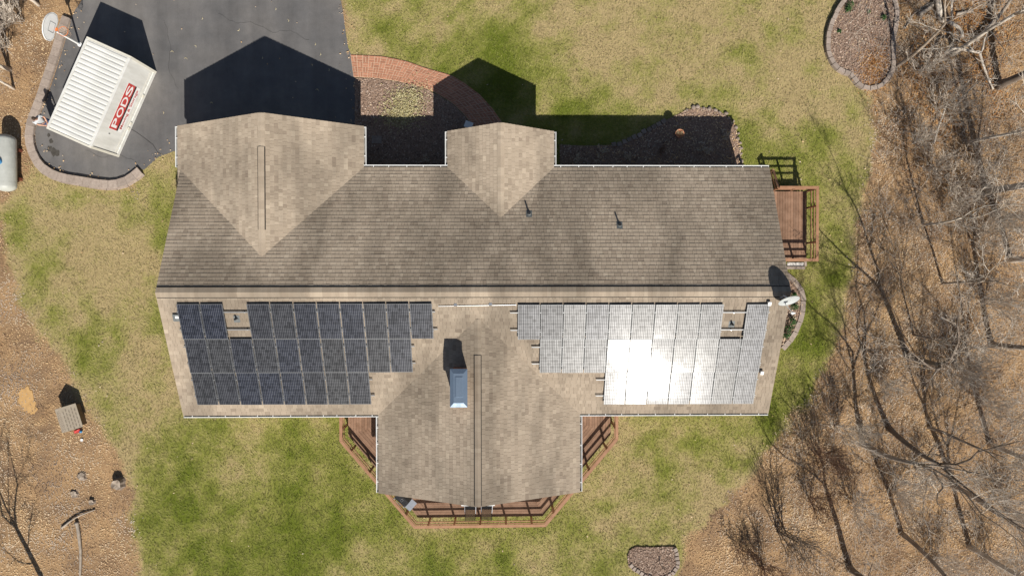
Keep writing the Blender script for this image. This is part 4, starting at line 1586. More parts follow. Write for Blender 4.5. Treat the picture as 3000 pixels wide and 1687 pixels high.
for ch_, a0, a1 in (('P', .625, .725), ('O', .500, .612), ('D', .385, .487), ('S', .262, .372)):
    lettering(ch_, a0, a1, .325, .515, 'decal_white', 'sign_letter', .018)
lettering('Moving & Storage', .275, .715, .615, .725, 'pod_red', 'sign_lettering', .012)
MB().box((PLn * .80, PWd - .02, PHt * .62), (.05, .006, .12)).build('serial_plate', 'alu', pod)

# ------------------------------------------------------------------ basketball hoop
hb = at(234, 131)
fx = Vector((.965, -.26, 0)); fang = math.atan2(fx.y, fx.x)
hoop = thing('basketball_hoop', hb, fang, 'white fan-shaped basketball backboard on a white pole by the driveway', 'basketball hoop')
MB().tube([(0, 0, 0), (0, 0, 1.3), (0, 0, 2.55)], [.055, .05, .048], 10).build('pole', 'white', hoop)
for sz in (2.38, 2.62):
    MB().bar((0, 0, sz - .12), (.24, 0, sz), .05, .05).build('bracket', 'white', hoop)
outline = []
for k in range(15):
    a = math.pi * (.06 + .88 * k / 14)
    outline.append((.70 * math.cos(a), .30 + .58 * math.sin(a)))
outline = [(.44, 0.0), (.66, .17)] + outline[0:] + [(-.66, .17), (-.44, 0.0)]
q = MB(); q.m = 0
zb = 2.22
m = len(outline)
vs = [(.25, y, zb + z) for y, z in outline] + [(.29, y, zb + z) for y, z in outline]
q.add(vs, [tuple(range(m - 1, -1, -1)), tuple(range(m, 2 * m))] + [(i, (i + 1) % m, m + (i + 1) % m, m + i) for i in range(m)])
bb = q.build('backboard', 'white', hoop)
q = MB()
cyl = [(.295, y, zb + z) for y, z in ((-.23, .13), (.23, .13), (.23, .50), (-.23, .50), (-.23, .13))]
q.tube(cyl, .010, 4)
q.build('target_square', 'pvc', bb)
q = MB()
o2 = [(.292, y * .93, zb + .03 + z * .93) for y, z in outline]
q.tube(o2 + [o2[0]], .006, 4)
q.build('border_line', 'pvc', bb)
rz = 2.27
ringp = [(.29 + .16 + .23 + .23 * math.cos(a), .23 * math.sin(a), rz) for a in np.linspace(0, 2 * math.pi, 25)]
q = MB().tube(ringp, .012, 6)
q.box((.34, 0, rz), (.12, .16, .03))
rim = q.build('rim', 'orange', hoop)
q = MB()
cxr = .68
for k in range(12):
    a0 = 2 * math.pi * k / 12; a1 = a0 + .4; a2 = a0 - .4
    for aa in (a1, a2):
        q.tube([(cxr + .23 * math.cos(a0), .23 * math.sin(a0), rz), (cxr + .17 * math.cos((a0 + aa) / 2), .17 * math.sin((a0 + aa) / 2), rz - .2), (cxr + .12 * math.cos(aa), .12 * math.sin(aa), rz - .4)], .006, 3)
q.build('net', 'net', rim)
MB().lathe([(.12, 0), (.12, .03), (.07, .05)], (0, 0, 0), 12).build('base_collar', 'white', hoop)

# ------------------------------------------------------------------ propane tank
tk0 = at(16, 412, .62); tk1 = at(16, 545, .62)
tx = at(44, 480, .72).x - .475
mid = Vector((tx, (tk0.y + tk1.y) / 2, 0))
tank = thing('propane_tank', mid, math.pi / 2, 'long grey rounded propane tank at the left edge of the lawn', 'propane tank')
Lh = abs(tk0.y - tk1.y) / 2
prof = []
R = .475
for k in range(7):
    a = math.pi / 2 * k / 6
    prof.append((max(.002, R * math.sin(a)), -Lh - .30 * math.cos(a)))
prof += [(r, -z) for r, z in prof[::-1]]
Mt = Matrix.Rotation(math.pi / 2, 3, 'Y')
MB().lathe(prof, (0, 0, .72), 28, Mt).build('shell', 'tank', tank, True)
MB().lathe([(.17, 0), (.18, .10), (.14, .2), (.05, .23)], (0, 0, 1.16), 18).build('valve_dome', 'blue', tank)
for x in (-.75, .75):
    MB().box((x, 0, .14), (.14, .7, .32)).build('saddle', 'rust', tank)
    q = MB().lathe([(.478, -.012), (.478, .012)], (x * 1.35, 0, .72), 28, Mt).build('weld_band', 'tank', tank)

# ------------------------------------------------------------------ doghouse
dA = at(236, 1181); dB = at(255, 1240)        # foot of the right wall
dd = (dB - dA); dang = math.atan2(dd.y, dd.x) + math.pi / 2
dl = dd.length
W2 = .46
u_ = dd.normalized(); nrm2 = Vector((u_.y, -u_.x, 0))
if nrm2.x > 0: nrm2 = -nrm2
dc = (dA + dB) / 2 + nrm2 * W2
dog = thing('doghouse', dc, dang, 'small tan doghouse with ribbed gable roof in the leaf litter', 'doghouse')
q = MB()
pr = [(-W2, 0), (W2, 0), (W2, .56), (0, .90), (-W2, .56)]
hl = dl / 2
vs = [(a, -hl, b) for a, b in pr] + [(a, hl, b) for a, b in pr]
q.add(vs, [tuple(range(5)), tuple(range(9, 4, -1))] + [(i, i + 5, (i + 1) % 5 + 5, (i + 1) % 5) for i in range(5)])
q.build('wall', 'dog_wall', dog)
rl = hl + .08
rf = MB()
for sx in (-1, 1):
    a = Vector((0, 0, .955)); b = Vector((sx * (W2 + .10), 0, .52))
    d = b - a; n = Vector((-d.z, 0, d.x)) if sx < 0 else Vector((-d.z, 0, d.x))
    n = Vector((sx * .62, 0, .78)).normalized()
    vs = [Vector((0, y, .955)) for y in (-rl, rl)] + [Vector((b.x, y, b.z)) for y in (rl, -rl)]
    rf.add([p for p in vs] + [p - n * .04 for p in vs], [(0, 1, 2, 3) if sx < 0 else (3, 2, 1, 0), (4, 5, 6, 7) if sx > 0 else (7, 6, 5, 4), (0, 4, 5, 1), (1, 5, 6, 2), (2, 6, 7, 3), (3, 7, 4, 0)])
droof = rf.build('roof', 'dog_roof', dog)
for sx in (-1, 1):
    d = Vector((sx * (W2 + .10), 0, -.435))
    L = d.length; d.normalize()
    n = Vector((-d.z * sx, 0, abs(d.x))).normalized() * 1.0
    for r in range(5):
        for k in range(6):
            y = -rl + .1 + (k + .5 * (r % 2)) * .215
            if y > rl - .1: continue
            p = Vector((0, y, .955)) + d * (.09 + r * .125) + n * .001
            M = Matrix((d, Vector((0, 1, 0)), d.cross(Vector((0, 1, 0))))).transposed()
            MB().box(p, (.035, .15, .012), M=M).build('shingle_ridge', 'dog_rib', droof)
MB().box((0, -hl - .006, .26), (.36, .02, .44)).build('doorway', 'black', dog)
w = at(229, 1262, 0)
bl = thing('blanket', w, dang, 'red crumpled cloth lying at the doghouse entrance', 'cloth')
q = MB()
vs = []; n_ = 6
for i in range(n_):
    for j in range(4):
        vs.append((-.2 + .40 * i / 5, -.08 + .16 * j / 3, .02 + random.uniform(0, .06)))
q.add(vs, [(i * 4 + j, (i + 1) * 4 + j, (i + 1) * 4 + j + 1, i * 4 + j + 1) for i in range(5) for j in range(3)])
q.build('fold', 'pod_red', bl)
w = at(238, 1263, .05)
t = thing('ball', (w.x, w.y, 0), 0, 'small blue toy beside the doghouse entrance', 'toy')
MB().lathe([(.01, 0), (.06, .03), (.08, .08), (.06, .14), (.01, .16)], (0, 0, 0), 12).build('shell', 'blue', t, True)
w = at(241, 1288)
t = thing('bowl', (w.x, w.y, 0), 0, 'tiny white bowl on the leaves below the doghouse', 'bowl')
MB().lathe([(.05, 0), (.08, .05), (.07, .05), (.04, .02)], (0, 0, 0), 12).build('dish', 'white', t, True)

# ------------------------------------------------------------------ small things in the front beds
w = at(1104, 410)
t = thing('stepping_stone', (w.x, w.y, .02), 0, 'grey square stepping stone in the shaded front bed', 'stone')
MB().prism([(-.26, -.20), (.25, -.21), (.27, .19), (-.24, .2)], 0, .05).build('slab', 'grey_stone', t)
w = at(1373, 366, .5)
t = thing('pedestal_box', (w.x, w.y, 0), -.35, 'small white box on a post beside the shaded brick path', 'box')
MB().box((0, 0, .25), (.30, .24, .46)).build('body', 'pvc', t)
MB().box((0, 0, .50), (.42, .34, .04)).build('lid', 'white', t)

w = at(1992, 391, 1.08)
pl = thing('planter', (w.x, w.y, 0), .3, 'round terracotta and white planter on a wire stand in the shaded bed', 'planter')
MB().lathe([(.13, .80), (.20, .92), (.235, 1.06), (.215, 1.07), (.17, .95)], (0, 0, 0), 22).build('pot', 'terracotta', pl, True)
q = MB()
for k in range(70):
    a = random.uniform(0, 6.28); r = .2 * math.sqrt(random.random())
    b = a + random.uniform(-.5, .5); rr_ = r + random.uniform(-.05, .08)
    q.tube([(r * math.cos(a), r * math.sin(a), 1.0), (rr_ * math.cos(b), rr_ * math.sin(b), 1.08 + random.uniform(0, .07))], [.010, .006], 3)
q.build('dry_stems', 'dry_plant', pl)
for k in range(4):
    a = k * math.pi / 2
    MB().tube([(.22 * math.cos(a), .22 * math.sin(a), 0), (.12 * math.cos(a), .12 * math.sin(a), .45), (.2 * math.cos(a), .2 * math.sin(a), .95)], .014, 6).build('leg', 'black', pl)
MB().tube([(.225 * math.cos(a), .225 * math.sin(a), .98) for a in np.linspace(0, 2 * math.pi, 21)], .014, 6).build('hoop', 'black', pl)

# ------------------------------------------------------------------ person
def skin_obj(name, joints, edges, mat, parent, root=0, sub=1):
    me_ = bpy.data.meshes.new(name)
    me_.from_pydata([j[:3] for j in joints], edges, [])
    me_.materials.append(MAT[mat])
    o = link(name, me_, parent)
    md = o.modifiers.new('skin', 'SKIN')
    md.use_smooth_shade = True
    for i, j in enumerate(joints):
        sv = me_.skin_vertices[0].data[i]
        r = j[3]
        sv.radius = r if hasattr(r, '__len__') else (r, r)
        sv.use_root = (i == root)
    o.modifiers.new('sub', 'SUBSURF').levels = sub
    o.modifiers['sub'].render_levels = sub
    return o


pb = at(163, 367)
person = thing('person', pb, math.atan2(-.60, .80), 'person in grey shirt and blue jeans looking down beside the white container', 'person')
J = [(0, 0, .95, (.15, .11)), (.0, 0, 1.12, (.145, .10)), (.03, 0, 1.32, (.17, .11)), (.05, 0, 1.45, (.10, .08)), (.08, 0, 1.53, .055), (.12, 0, 1.60, .075), (.15, 0, 1.69, .095), (.14, 0, 1.77, .075),
     (.04, .19, 1.41, .06), (.10, .25, 1.18, .046), (.30, .12, 1.10, .036), (.40, .06, 1.12, .030),
     (.04, -.19, 1.41, .06), (.10, -.25, 1.18, .046), (.30, -.12, 1.10, .036), (.40, -.06, 1.12, .030),
     (0, .10, .88, .10), (.02, .12, .50, .066), (-.02, .14, .10, .045), (.10, .15, .04, .04),
     (0, -.10, .88, .10), (.06, -.14, .50, .066), (.06, -.18, .10, .045), (.18, -.19, .04, .04)]
E_ = [(0, 1), (1, 2), (2, 3), (3, 4), (4, 5), (5, 6), (6, 7), (2, 8), (8, 9), (9, 10), (10, 11), (2, 12), (12, 13), (13, 14), (14, 15), (0, 16), (16, 17), (17, 18), (18, 19), (0, 20), (20, 21), (21, 22), (22, 23)]
# fingers: four and a thumb on each hand
for base_i, sy in ((11, 1), (15, -1)):
    bx, by, bz = J[base_i][:3]
    for f in range(4):
        y = by + (f - 1.5) * .017 * 1.1
        L = (.055, .068, .064, .048)[f]
        n0 = len(J)
        J.append((bx + .035, y, bz + .008, .0095)); J.append((bx + .035 + L * .6, y - sy * .012, bz + .012, .0085)); J.append((bx + .035 + L, y - sy * .03, bz - .004, .0075))
        E_ += [(base_i, n0), (n0, n0 + 1), (n0 + 1, n0 + 2)]
    n0 = len(J)
    J.append((bx + .0, by - sy * .035, bz + .014, .0105)); J.append((bx + .04, by - sy * .05, bz + .02, .009))
    E_ += [(base_i, n0), (n0, n0 + 1)]
body = skin_obj('body', J, E_, 'skin', person)
skin_obj('shirt', [(0, 0, .90, (.175, .135)), (.0, 0, 1.12, (.172, .128)), (.03, 0, 1.32, (.195, .135)), (.05, 0, 1.46, (.12, .095)), (.04, .20, 1.41, .078), (.08, .245, 1.26, .070), (.04, -.20, 1.41, .078), (.08, -.245, 1.26, .070)],
         [(0, 1), (1, 2), (2, 3), (2, 4), (4, 5), (2, 6), (6, 7)], 'shirt', person)
skin_obj('trousers', [(0, 0, .97, (.165, .125)), (0, .10, .86, .115), (.02, .12, .50, .082), (-.02, .14, .12, .066), (0, -.10, .86, .115), (.06, -.14, .50, .082), (.06, -.18, .12, .066)],
         [(0, 1), (1, 2), (2, 3), (0, 4), (4, 5), (5, 6)], 'jeans', person)
for sx, sy in ((-.02, .14), (.06, -.18)):
    q = MB().lathe([(.04, .0), (.062, .02), (.06, .06), (.04, .11)], (sx + .05, sy, 0), 12, Matrix.Diagonal((2.0, .85, 1)))
    q.build('shoe', 'shoe', person, True)
q = MB()
prof = [(.101 * math.cos(a), .101 * math.sin(a)) for a in np.linspace(-.35, 1.5, 9)]
q.lathe(prof, (.135, 0, 1.745), 16, Matrix.Rotation(-.25, 3, 'Y') @ Matrix.Diagonal((1.05, .88, .98)))
q.build('hair', 'hair', person, True)
q = MB()
for sy in (-.035, .035):
    q.lathe([(.002, -.010), (.010, 0), (.002, .010)], (.232, sy, 1.70), 8)
q.build('eye', 'black', person, True)
q = MB().lathe([(.004, .018), (.014, -.012), (.006, -.02)], (.250, 0, 1.67), 8)
q.build('nose', 'skin', person, True)
MB().box((.238, 0, 1.635), (.01, .045, .008)).build('mouth', 'terracotta', person)
for sy in (-1, 1):
    MB().lathe([(.004, -.03), (.018, 0), (.004, .03)], (.145, sy * .088, 1.69), 8).build('ear', 'skin', person, True)
# something pale held in both hands
w_ = person
ph = thing('phone', pb + Matrix.Rotation(math.atan2(-.60, .80), 3, 'Z') @ Vector((.47, 0, 1.135)), math.atan2(-.60, .80), 'small pale object held in the hands of the person', 'phone')
MB().box((0, 0, 0), (.15, .08, .012)).build('case', 'steel', ph)

# ------------------------------------------------------------------ trees
def grow(rr, start, direc, length, r0, depth, out, kink=.18, upward=.12, nseg=None):
    """a crooked tapered limb and, recursively, its side limbs; out: depth -> list of (points, radii)"""
    n = nseg or (7 if depth == 0 else 5 if depth == 1 else 4 if depth == 2 else 3)
    pts = [Vector(start)]; d = Vector(direc).normalized()
    for k in range(n):
        d = (d + Vector((rr.gauss(0, kink), rr.gauss(0, kink), rr.gauss(0, kink * .7) + upward * (1 if depth else 0))) * (.8 if depth else .35)).normalized()
        pts.append(pts[-1] + d * length / n)
    end = .30 if depth == 0 else .28
    rad = [r0 * (1 - (1 - end) * (k / n)) for k in range(n + 1)]
    out.setdefault(depth, []).append((pts, rad))
    return pts, rad


def limb_at(pts, rad, f):
    x = f * (len(pts) - 1); i = min(int(x), len(pts) - 2); t = x - i
    return pts[i].lerp(pts[i + 1], t), rad[i] * (1 - t) + rad[i + 1] * t, (pts[i + 1] - pts[i]).normalized()


def side_dir(rr, d, ang):
    a = Vector((rr.gauss(0, 1), rr.gauss(0, 1), rr.gauss(0, .6)))
    a = (a - d * a.dot(d)).normalized()
    return (d * math.cos(ang) + a * math.sin(ang)).normalized()


def make_tree(base, height, r0, seed, label, lean=(0, 0), bark='bark_grey', twigs='twig', n1=9, n2=7, n3=6, first=.35, spread=.42, name='bare_tree', group='bare trees in the woods'):
    """a bole that forks into crooked leaders, each with limbs and sprays of twigs"""
    rr = random.Random(seed)
    t = thing(name, base, 0, label, 'tree', group)
    out = {}
    split = rr.uniform(.34, .46)
    pts, rad = grow(rr, (0, 0, -.1), (lean[0], lean[1], 1), height * split, r0, 0, out, kink=.13, nseg=7)
    rad = [r0 * (1 - .42 * k / 7) for k in range(8)]
    rad[0] *= 1.3
    q = MB()
    q.tube(pts, rad, 9)
    tip = pts[-1]; td = (pts[-1] - pts[-2]).normalized()
    leaders = []
    nl = rr.choice((2, 2, 3))
    a0 = rr.uniform(0, 6.28)
    for k in range(nl):
        ang = rr.uniform(.22, .55)
        a = a0 + k * 6.28 / nl + rr.uniform(-.4, .4)
        d = (td + Vector((math.cos(a) * math.tan(ang), math.sin(a) * math.tan(ang), 0))).normalized()
        lp, lr = grow(rr, tip - td * .05, d, height * (1 - split) * rr.uniform(.75, 1.1), rad[-1] * rr.uniform(.55, .8), 4, {}, kink=.26, upward=.06, nseg=7)
        lr = [lr[0] * (1 - .86 * (i / 7)) for i in range(8)]
        q.tube(lp, lr, 7)
        leaders.append((lp, lr))
    q.build('trunk', bark, t, True)
    mains = []
    for k in range(3):
        p, r, d = limb_at(pts, rad, rr.uniform(.45, .98))
        mains.append(grow(rr, p, side_dir(rr, d, rr.uniform(.7, 1.2)), height * spread * rr.uniform(.3, .6), min(.03, r * .3), 1, out, kink=.26))
    for lp, lr in leaders:
        m = max(3, n1 // nl + 1)
        for k in range(m):
            f = .08 + .88 * (k + rr.random() * .8) / m
            p, r, d = limb_at(lp, lr, min(f, .98))
            L = height * spread * (.85 - f * .5) * rr.uniform(.6, 1.15)
            mains.append(grow(rr, p, side_dir(rr, d, rr.uniform(.6, 1.1)), L, max(.016, min(.045, r * rr.uniform(.4, .6))), 1, out, kink=.26))
    for (pp, rd) in list(mains):
        for k in range(n2):
            f = .18 + .8 * (k + rr.random()) / n2
            p, r, d = limb_at(pp, rd, min(f, .99))
            L = (pp[-1] - pp[0]).length * rr.uniform(.28, .55)
            p2, r2 = grow(rr, p, side_dir(rr, d, rr.uniform(.5, 1.0)), L, max(.010, r * .5), 2, out, kink=.3)
            for j in range(n3):
                f2 = .15 + .83 * (j + rr.random()) / n3
                a, ra, da = limb_at(p2, r2, min(f2, .99))
                grow(rr, a, side_dir(rr, da, rr.uniform(.4, .95)), L * rr.uniform(.35, .75), max(.008, ra * .55), 3, out, kink=.38)
    q = MB()
    for pp, rd in out.get(1, []):
        q.tube(pp, rd, 5, cap=False)
    for pp, rd in out.get(2, []):
        q.tube(pp, rd, 4, cap=False)
    tag(q.build('limb', 'bark_grey' if bark == 'bark_dark' else 'bark_pale', t, True), kind='stuff')
    q = MB()
    for pp, rd in out.get(3, []):
        q.tube(pp, [max(.006, r) for r in rd], 3, cap=False)
    tag(q.build('crown', twigs, t), kind='stuff')
    return t


TREES = [
    # u, v (foot), height, trunk radius, lean, bark, label, extra
    (2657, 1040, 9.5, .17, (.04, -.06), 'bark_dark', 'dark-trunked bare tree whose long shadow reaches the side deck', dict(first=.42, n1=9)),
    (2604, 1252, 11.5, .145, (.02, -.14), 'bark_dark', 'bare tree with a straight brown trunk, middle of the lower right woods', dict(first=.40)),
    (2527, 1298, 10.5, .15, (.03, -.18), 'bark_grey', 'bare tree nearest the lower right lawn edge, trunk leaning to the corner', dict(first=.45)),
    (2705, 659, 8.5, .075, (.10, .05), 'bark_pale', 'slender pale tree level with the side deck', dict(first=.25, n1=8)),
    (2624, 197, 9.0, .10, (.06, .06), 'bark_grey', 'bare tree at the foot of the island bed, shadow crossing its edge', dict(first=.40, n1=7)),
    (2676, 980, 7.5, .055, (.10, -.04), 'bark_grey', 'thin bare tree just above the dark-trunked tree', dict(first=.3, n1=7)),
    (2890, 560, 14.0, .20, (.05, .02), 'bark_pale', 'thick pale-barked tree at the right edge of the woods', dict(first=.30, n1=11)),
    (2905, 1010, 13.5, .16, (.02, .02), 'bark_grey', 'tall grey tree against the right edge, mid height of the woods', dict(first=.35, n1=10)),
    (2925, 250, 13.0, .21, (.06, .05), 'bark_dark', 'stout dark tree in the upper right woods', dict(first=.35, n1=9)),
    (2790, 160, 10.0, .12, (.10, .12), 'bark_pale', 'crooked pale tree with white limbs in the upper right corner', dict(first=.22, n1=10, spread=.5)),
    (2830, 420, 9.5, .09, (.04, .03), 'bark_pale', 'slim pale tree between the island bed and the right edge', dict(first=.28, n1=9)),
    (2760, 830, 8.0, .07, (.08, .0), 'bark_grey', 'small grey tree in the clearing right of the side deck', dict(first=.30, n1=7)),
    (2489, 1664, 10.5, .17, (-.02, -.05), 'bark_dark', 'dark tree at the bottom edge right of the round bed', dict(first=.45, n1=8)),
    (2640, 1560, 11.0, .13, (.04, -.06), 'bark_grey', 'bare grey tree in the lower right woods near the bottom', dict(first=.38, n1=10)),
    (2790, 1420, 12.0, .15, (.02, -.05), 'bark_grey', 'leafless tree in the densest part of the lower right woods', dict(first=.33, n1=11)),
    (2900, 1300, 12.0, .14, (.02, -.02), 'bark_pale', 'pale leafless tree at the lower right edge with branches reaching inward', dict(first=.28, n1=12, spread=.5)),
    (2720, 1250, 9.0, .085, (.05, -.05), 'bark_grey', 'thin leafless tree in the middle of the lower right woods', dict(first=.3, n1=9)),
    (2840, 1600, 11.5, .14, (.02, -.03), 'bark_pale', 'pale tree close to the bottom right corner', dict(first=.3, n1=11, spread=.48)),
    (2960, 760, 12.5, .16, (.0, .02), 'bark_pale', 'pale tree partly cut off by the right edge, below the thick one', dict(first=.25, n1=11, spread=.5)),
    (30, 205, 9.5, .10, (-.06, .06), 'bark_pale', 'pale bare tree at the upper left edge above the propane tank', dict(first=.22, n1=9)),
    (40, 260, 7.0, .07, (-.04, .05), 'bark_pale', 'thin pale tree at the left edge just above the propane tank', dict(first=.25, n1=8)),
    (112, 15, 8.5, .085, (-.08, .10), 'bark_pale', 'slim pale tree in the top left corner', dict(first=.3, n1=8)),
    (165, 1765, 9.5, .16, (-.35, .0), 'bark_dark', 'dark tree below the lower left corner whose shadow crosses the leaves', dict(first=.3, n1=8)),
]
for k, (u, v, h, r, lean, bark, lab, kw) in enumerate(TREES):
    make_tree(at(u, v), h, r, 100 + k * 7, lab, lean, bark, **kw)

# bushes of thin stems at the wood's edge
def make_bush(base, h, n, seed, label, mat='twig', spread=.55, r=.012, cat='shrub', name='bare_shrub', group='bare shrubs at the edge of the woods'):
    rr = random.Random(seed)
    t = thing(name, base, 0, label, cat, group)
    stems = MB(); tw = MB()
    for k in range(n):
        a = rr.uniform(0, 6.28); s = rr.uniform(.1, spread)
        out = {}
        st = Vector((rr.gauss(0, .12), rr.gauss(0, .12), -.03))
        pp, rd = grow(rr, st, (math.cos(a) * s, math.sin(a) * s, 1), h * rr.uniform(.6, 1.1), r * rr.uniform(.8, 1.6), 1, out, kink=.2)
        stems.tube(pp, rd, 4, cap=False)
        for j in range(7):
            p, rx, d = limb_at(pp, rd, .25 + .74 * (j + rr.random()) / 7)
            p2, r2 = grow(rr, p, side_dir(rr, d, rr.uniform(.35, .8)), h * rr.uniform(.2, .4), max(.006, rx * .6), 2, out, kink=.25)
            tw.tube(p2, [max(.007, x) for x in r2], 3, cap=False)
            for m_i in range(3):
                p, rx, d = limb_at(p2, r2, .3 + .65 * rr.random())
                p3, r3 = grow(rr, p, side_dir(rr, d, rr.uniform(.3, .9)), h * rr.uniform(.1, .2), .006, 3, out, kink=.3)
                tw.tube(p3, [.008, .007, .006, .005], 3, cap=False)
    stems.build('stem', mat, t)
    tag(tw.build('twig_spray', mat, t), kind='stuff')
    return t


BUSHES = [
    (2290, 1552, 3.6, 9, 'bark_dark', .30, .022, 'tall many-stemmed dark shrub leaning over the lower right lawn edge'),
    (2235, 1660, 2.2, 10, 'twig_red', .5, .012, 'low reddish shrub at the bottom edge of the right woods'),
    (2395, 1330, 2.6, 14, 'twig_red', .6, .012, 'reddish brush at the lawn corner below the right solar array'),
    (2450, 1250, 2.8, 12, 'twig', .7, .012, 'pale twiggy shrub beside the leaning trunk'),
    (2500, 1470, 2.4, 12, 'twig', .6, .012, 'grey twiggy shrub in the lower right woods, second from the lawn'),
    (2370, 1460, 2.0, 10, 'twig_red', .6, .011, 'reddish brush left of the grey twiggy shrub'),
    (2690, 210, 2.0, 12, 'twig', .8, .010, 'grey brush beside the island bed'),
    (2740, 320, 2.2, 12, 'twig', .7, .011, 'grey brush below the crooked pale tree'),
    (2680, 420, 1.8, 10, 'twig', .8, .010, 'low grey brush right of the island bed, lower one'),
    (2860, 690, 2.6, 14, 'twig', .7, .012, 'dense grey brush near the right edge, level with the ridge'),
    (2720, 500, 1.7, 10, 'twig', .8, .010, 'low brush in the leaves right of the side deck stairs'),
    (2800, 1080, 2.4, 14, 'twig', .8, .011, 'spreading grey brush right of the rear roof corner'),
    (2880, 880, 2.6, 14, 'twig', .8, .012, 'dense brush at the right edge below the ridge line'),
    (2580, 1120, 1.4, 9, 'twig', .8, .009, 'small brush between the two long trunk shadows'),
    (2620, 1440, 2.2, 13, 'twig', .8, .011, 'grey brush in the middle of the lower right woods'),
    (2740, 1640, 2.4, 13, 'twig', .8, .011, 'grey brush at the bottom edge of the right woods'),
    (2950, 1500, 2.6, 14, 'twig', .8, .012, 'grey brush close to the lower right corner'),
    (2170, 1600, 1.4, 9, 'twig_red', .7, .010, 'small reddish brush right of the round bed'),
    (2790, 560, 2.0, 10, 'twig', .8, .010, 'pale spreading brush between the two slender pale trees'),
    (2840, 480, 2.2, 10, 'twig', .8, .010, 'pale brush just left of the thick pale tree, upper one'),
    (2770, 610, 1.6, 9, 'twig', .9, .009, 'low pale brush above the slender pale tree'),
    (2920, 640, 2.4, 10, 'twig', .8, .011, 'pale brush against the right edge below the thick pale tree'),
    (2870, 1180, 2.2, 10, 'twig', .8, .010, 'pale brush at the right edge, level with the rear eave'),
    (2690, 1380, 2.0, 10, 'twig', .8, .010, 'pale brush between the two leaning trunks'),
    (2890, 1640, 2.4, 10, 'twig', .8, .011, 'pale brush at the bottom beside the corner tree'),
    (60, 60, 2.4, 12, 'twig', .8, .011, 'grey brush in the upper left corner'),
    (20, 130, 2.2, 11, 'twig', .8, .011, 'grey brush at the left edge beside the basketball hoop'),
]
for k, (u, v, h, n, mat, sp_, r, lab) in enumerate(BUSHES):
    make_bush(at(u, v), h, int(n * 1.7), 900 + k, lab, mat, sp_ * 1.25, r)
w = at(1931, 1655)
t = make_bush((w.x, w.y, .03), .75, 1, 77, 'single thin sapling stem in the round bed at the bottom', 'bark_dark', .08, .012, 'sapling', 'sapling', None)


# leafy little plants
def leafy(base, r, h, n, mat, label, name='small_shrub', seed=1, cat='shrub', group=None, size=.07):
    rr = np.random.default_rng(seed)
    t = thing(name, base, 0, label, cat, group)
    a = rr.uniform(0, 2 * np.pi, n); q_ = rr.random(n) ** .5; zz = rr.random(n)
    rad = r * q_ * np.sqrt(np.clip(1.05 - zz ** 2, .05, 1)) * rr.uniform(.75, 1.15, n)
    me_ = leaves_mesh('foliage', rad * np.cos(a), rad * np.sin(a), h * zz, size * rr.uniform(.7, 1.4, n), 1.1, mat, np.clip(rr.normal(.5, .25, n), 0, 1))
    link('foliage', me_, t)
    q = MB()
    for k in range(7):
        b = rr.uniform(0, 6.28); s = r * .7 * rr.random()
        q.tube([(0, 0, -.02), (s * .5 * math.cos(b), s * .5 * math.sin(b), h * .5), (s * math.cos(b), s * math.sin(b), h * .9)], [.012, .008, .004], 4)
    q.build('stem', 'twig_red', t)
    return t


SH = [(2326, 898, .22, 'small green shrub in the side bed below the satellite dish'), (2319, 940, .25, 'green shrub in the side bed, third from the top'), (2309, 960, .27, 'large green shrub near the lower end of the side bed'), (2302, 980, .24, 'lowest green shrub of the side bed'), (2325, 864, .16, 'tiny shrub at the top of the side bed beside the dish')]
for k, (u, v, r, lab) in enumerate(SH):
    leafy(at(u, v, .02), r, r * 1.4, 160, 'green_leaf', lab, seed=40 + k, group='green shrubs in the side bed')
for k, (u, v, r, lab) in enumerate([(2487, 20, .26, 'green plant at the upper rim of the island bed'), (2480, 30, .2, 'smaller green plant at the upper left rim of the island bed'), (2587, 53, .17, 'dark green plant on the right side of the island bed'), (2457, 93, .13, 'tiny green plant at the left rim of the island bed'), (2544, 36, .1, 'tiny green sprig in the middle of the island bed')]):
    leafy(at(u, v, .1), r, r * 1.2, 130, 'green_leaf', lab, seed=60 + k, name='bed_plant', cat='plant', group='green plants in the island bed')
cb = leafy(at(1190, 305, .02), .01, .05, 2, 'pale_leaf', 'patch of pale dry ground cover in the sunlit front bed', 'ground_cover', 5, 'plant')
for ch_ in list(cb.children):
    bpy.data.objects.remove(ch_)
n = 2600
gx_ = rng.normal(0, 1, n) * .42 + rng.choice([-.30, .0, .28, .1, .2, -.5], n); gy_ = rng.normal(0, 1, n) * .30 + rng.choice([-.6, -.3, .1, .5, -.75], n)
gx_ = gx_ + gy_ * .25
link('foliage', leaves_mesh('foliage', gx_, gy_, rng.uniform(.02, .13, n), rng.uniform(.05, .10, n), .8, 'pale_leaf', np.clip(rng.normal(.55, .25, n), 0, 1)), cb)
for k, (u, v, r, lab) in enumerate([(1690, 470, .45, 'dry grey shrub in the shaded bed next to the entry gable'), (1760, 455, .40, 'dry shrub in the shaded bed, second from the entry gable'), (1840, 460, .42, 'dry shrub in the middle of the shaded bed'), (1935, 440, .38, 'reddish dry shrub below the planter'), (2060, 440, .46, 'wide dry shrub right of the planter'), (2120, 400, .40, 'dry shrub at the right end of the shaded bed'), (1250, 470, .35, 'dry plant in the shaded bed left of the entry gable')]):
    make_bush(at(u, v, .02), r * 1.1, 9, 300 + k, lab, 'twig' if k != 3 else 'twig_red', .9, .008, 'shrub', 'dry_shrub', 'dry shrubs in the shaded front beds')

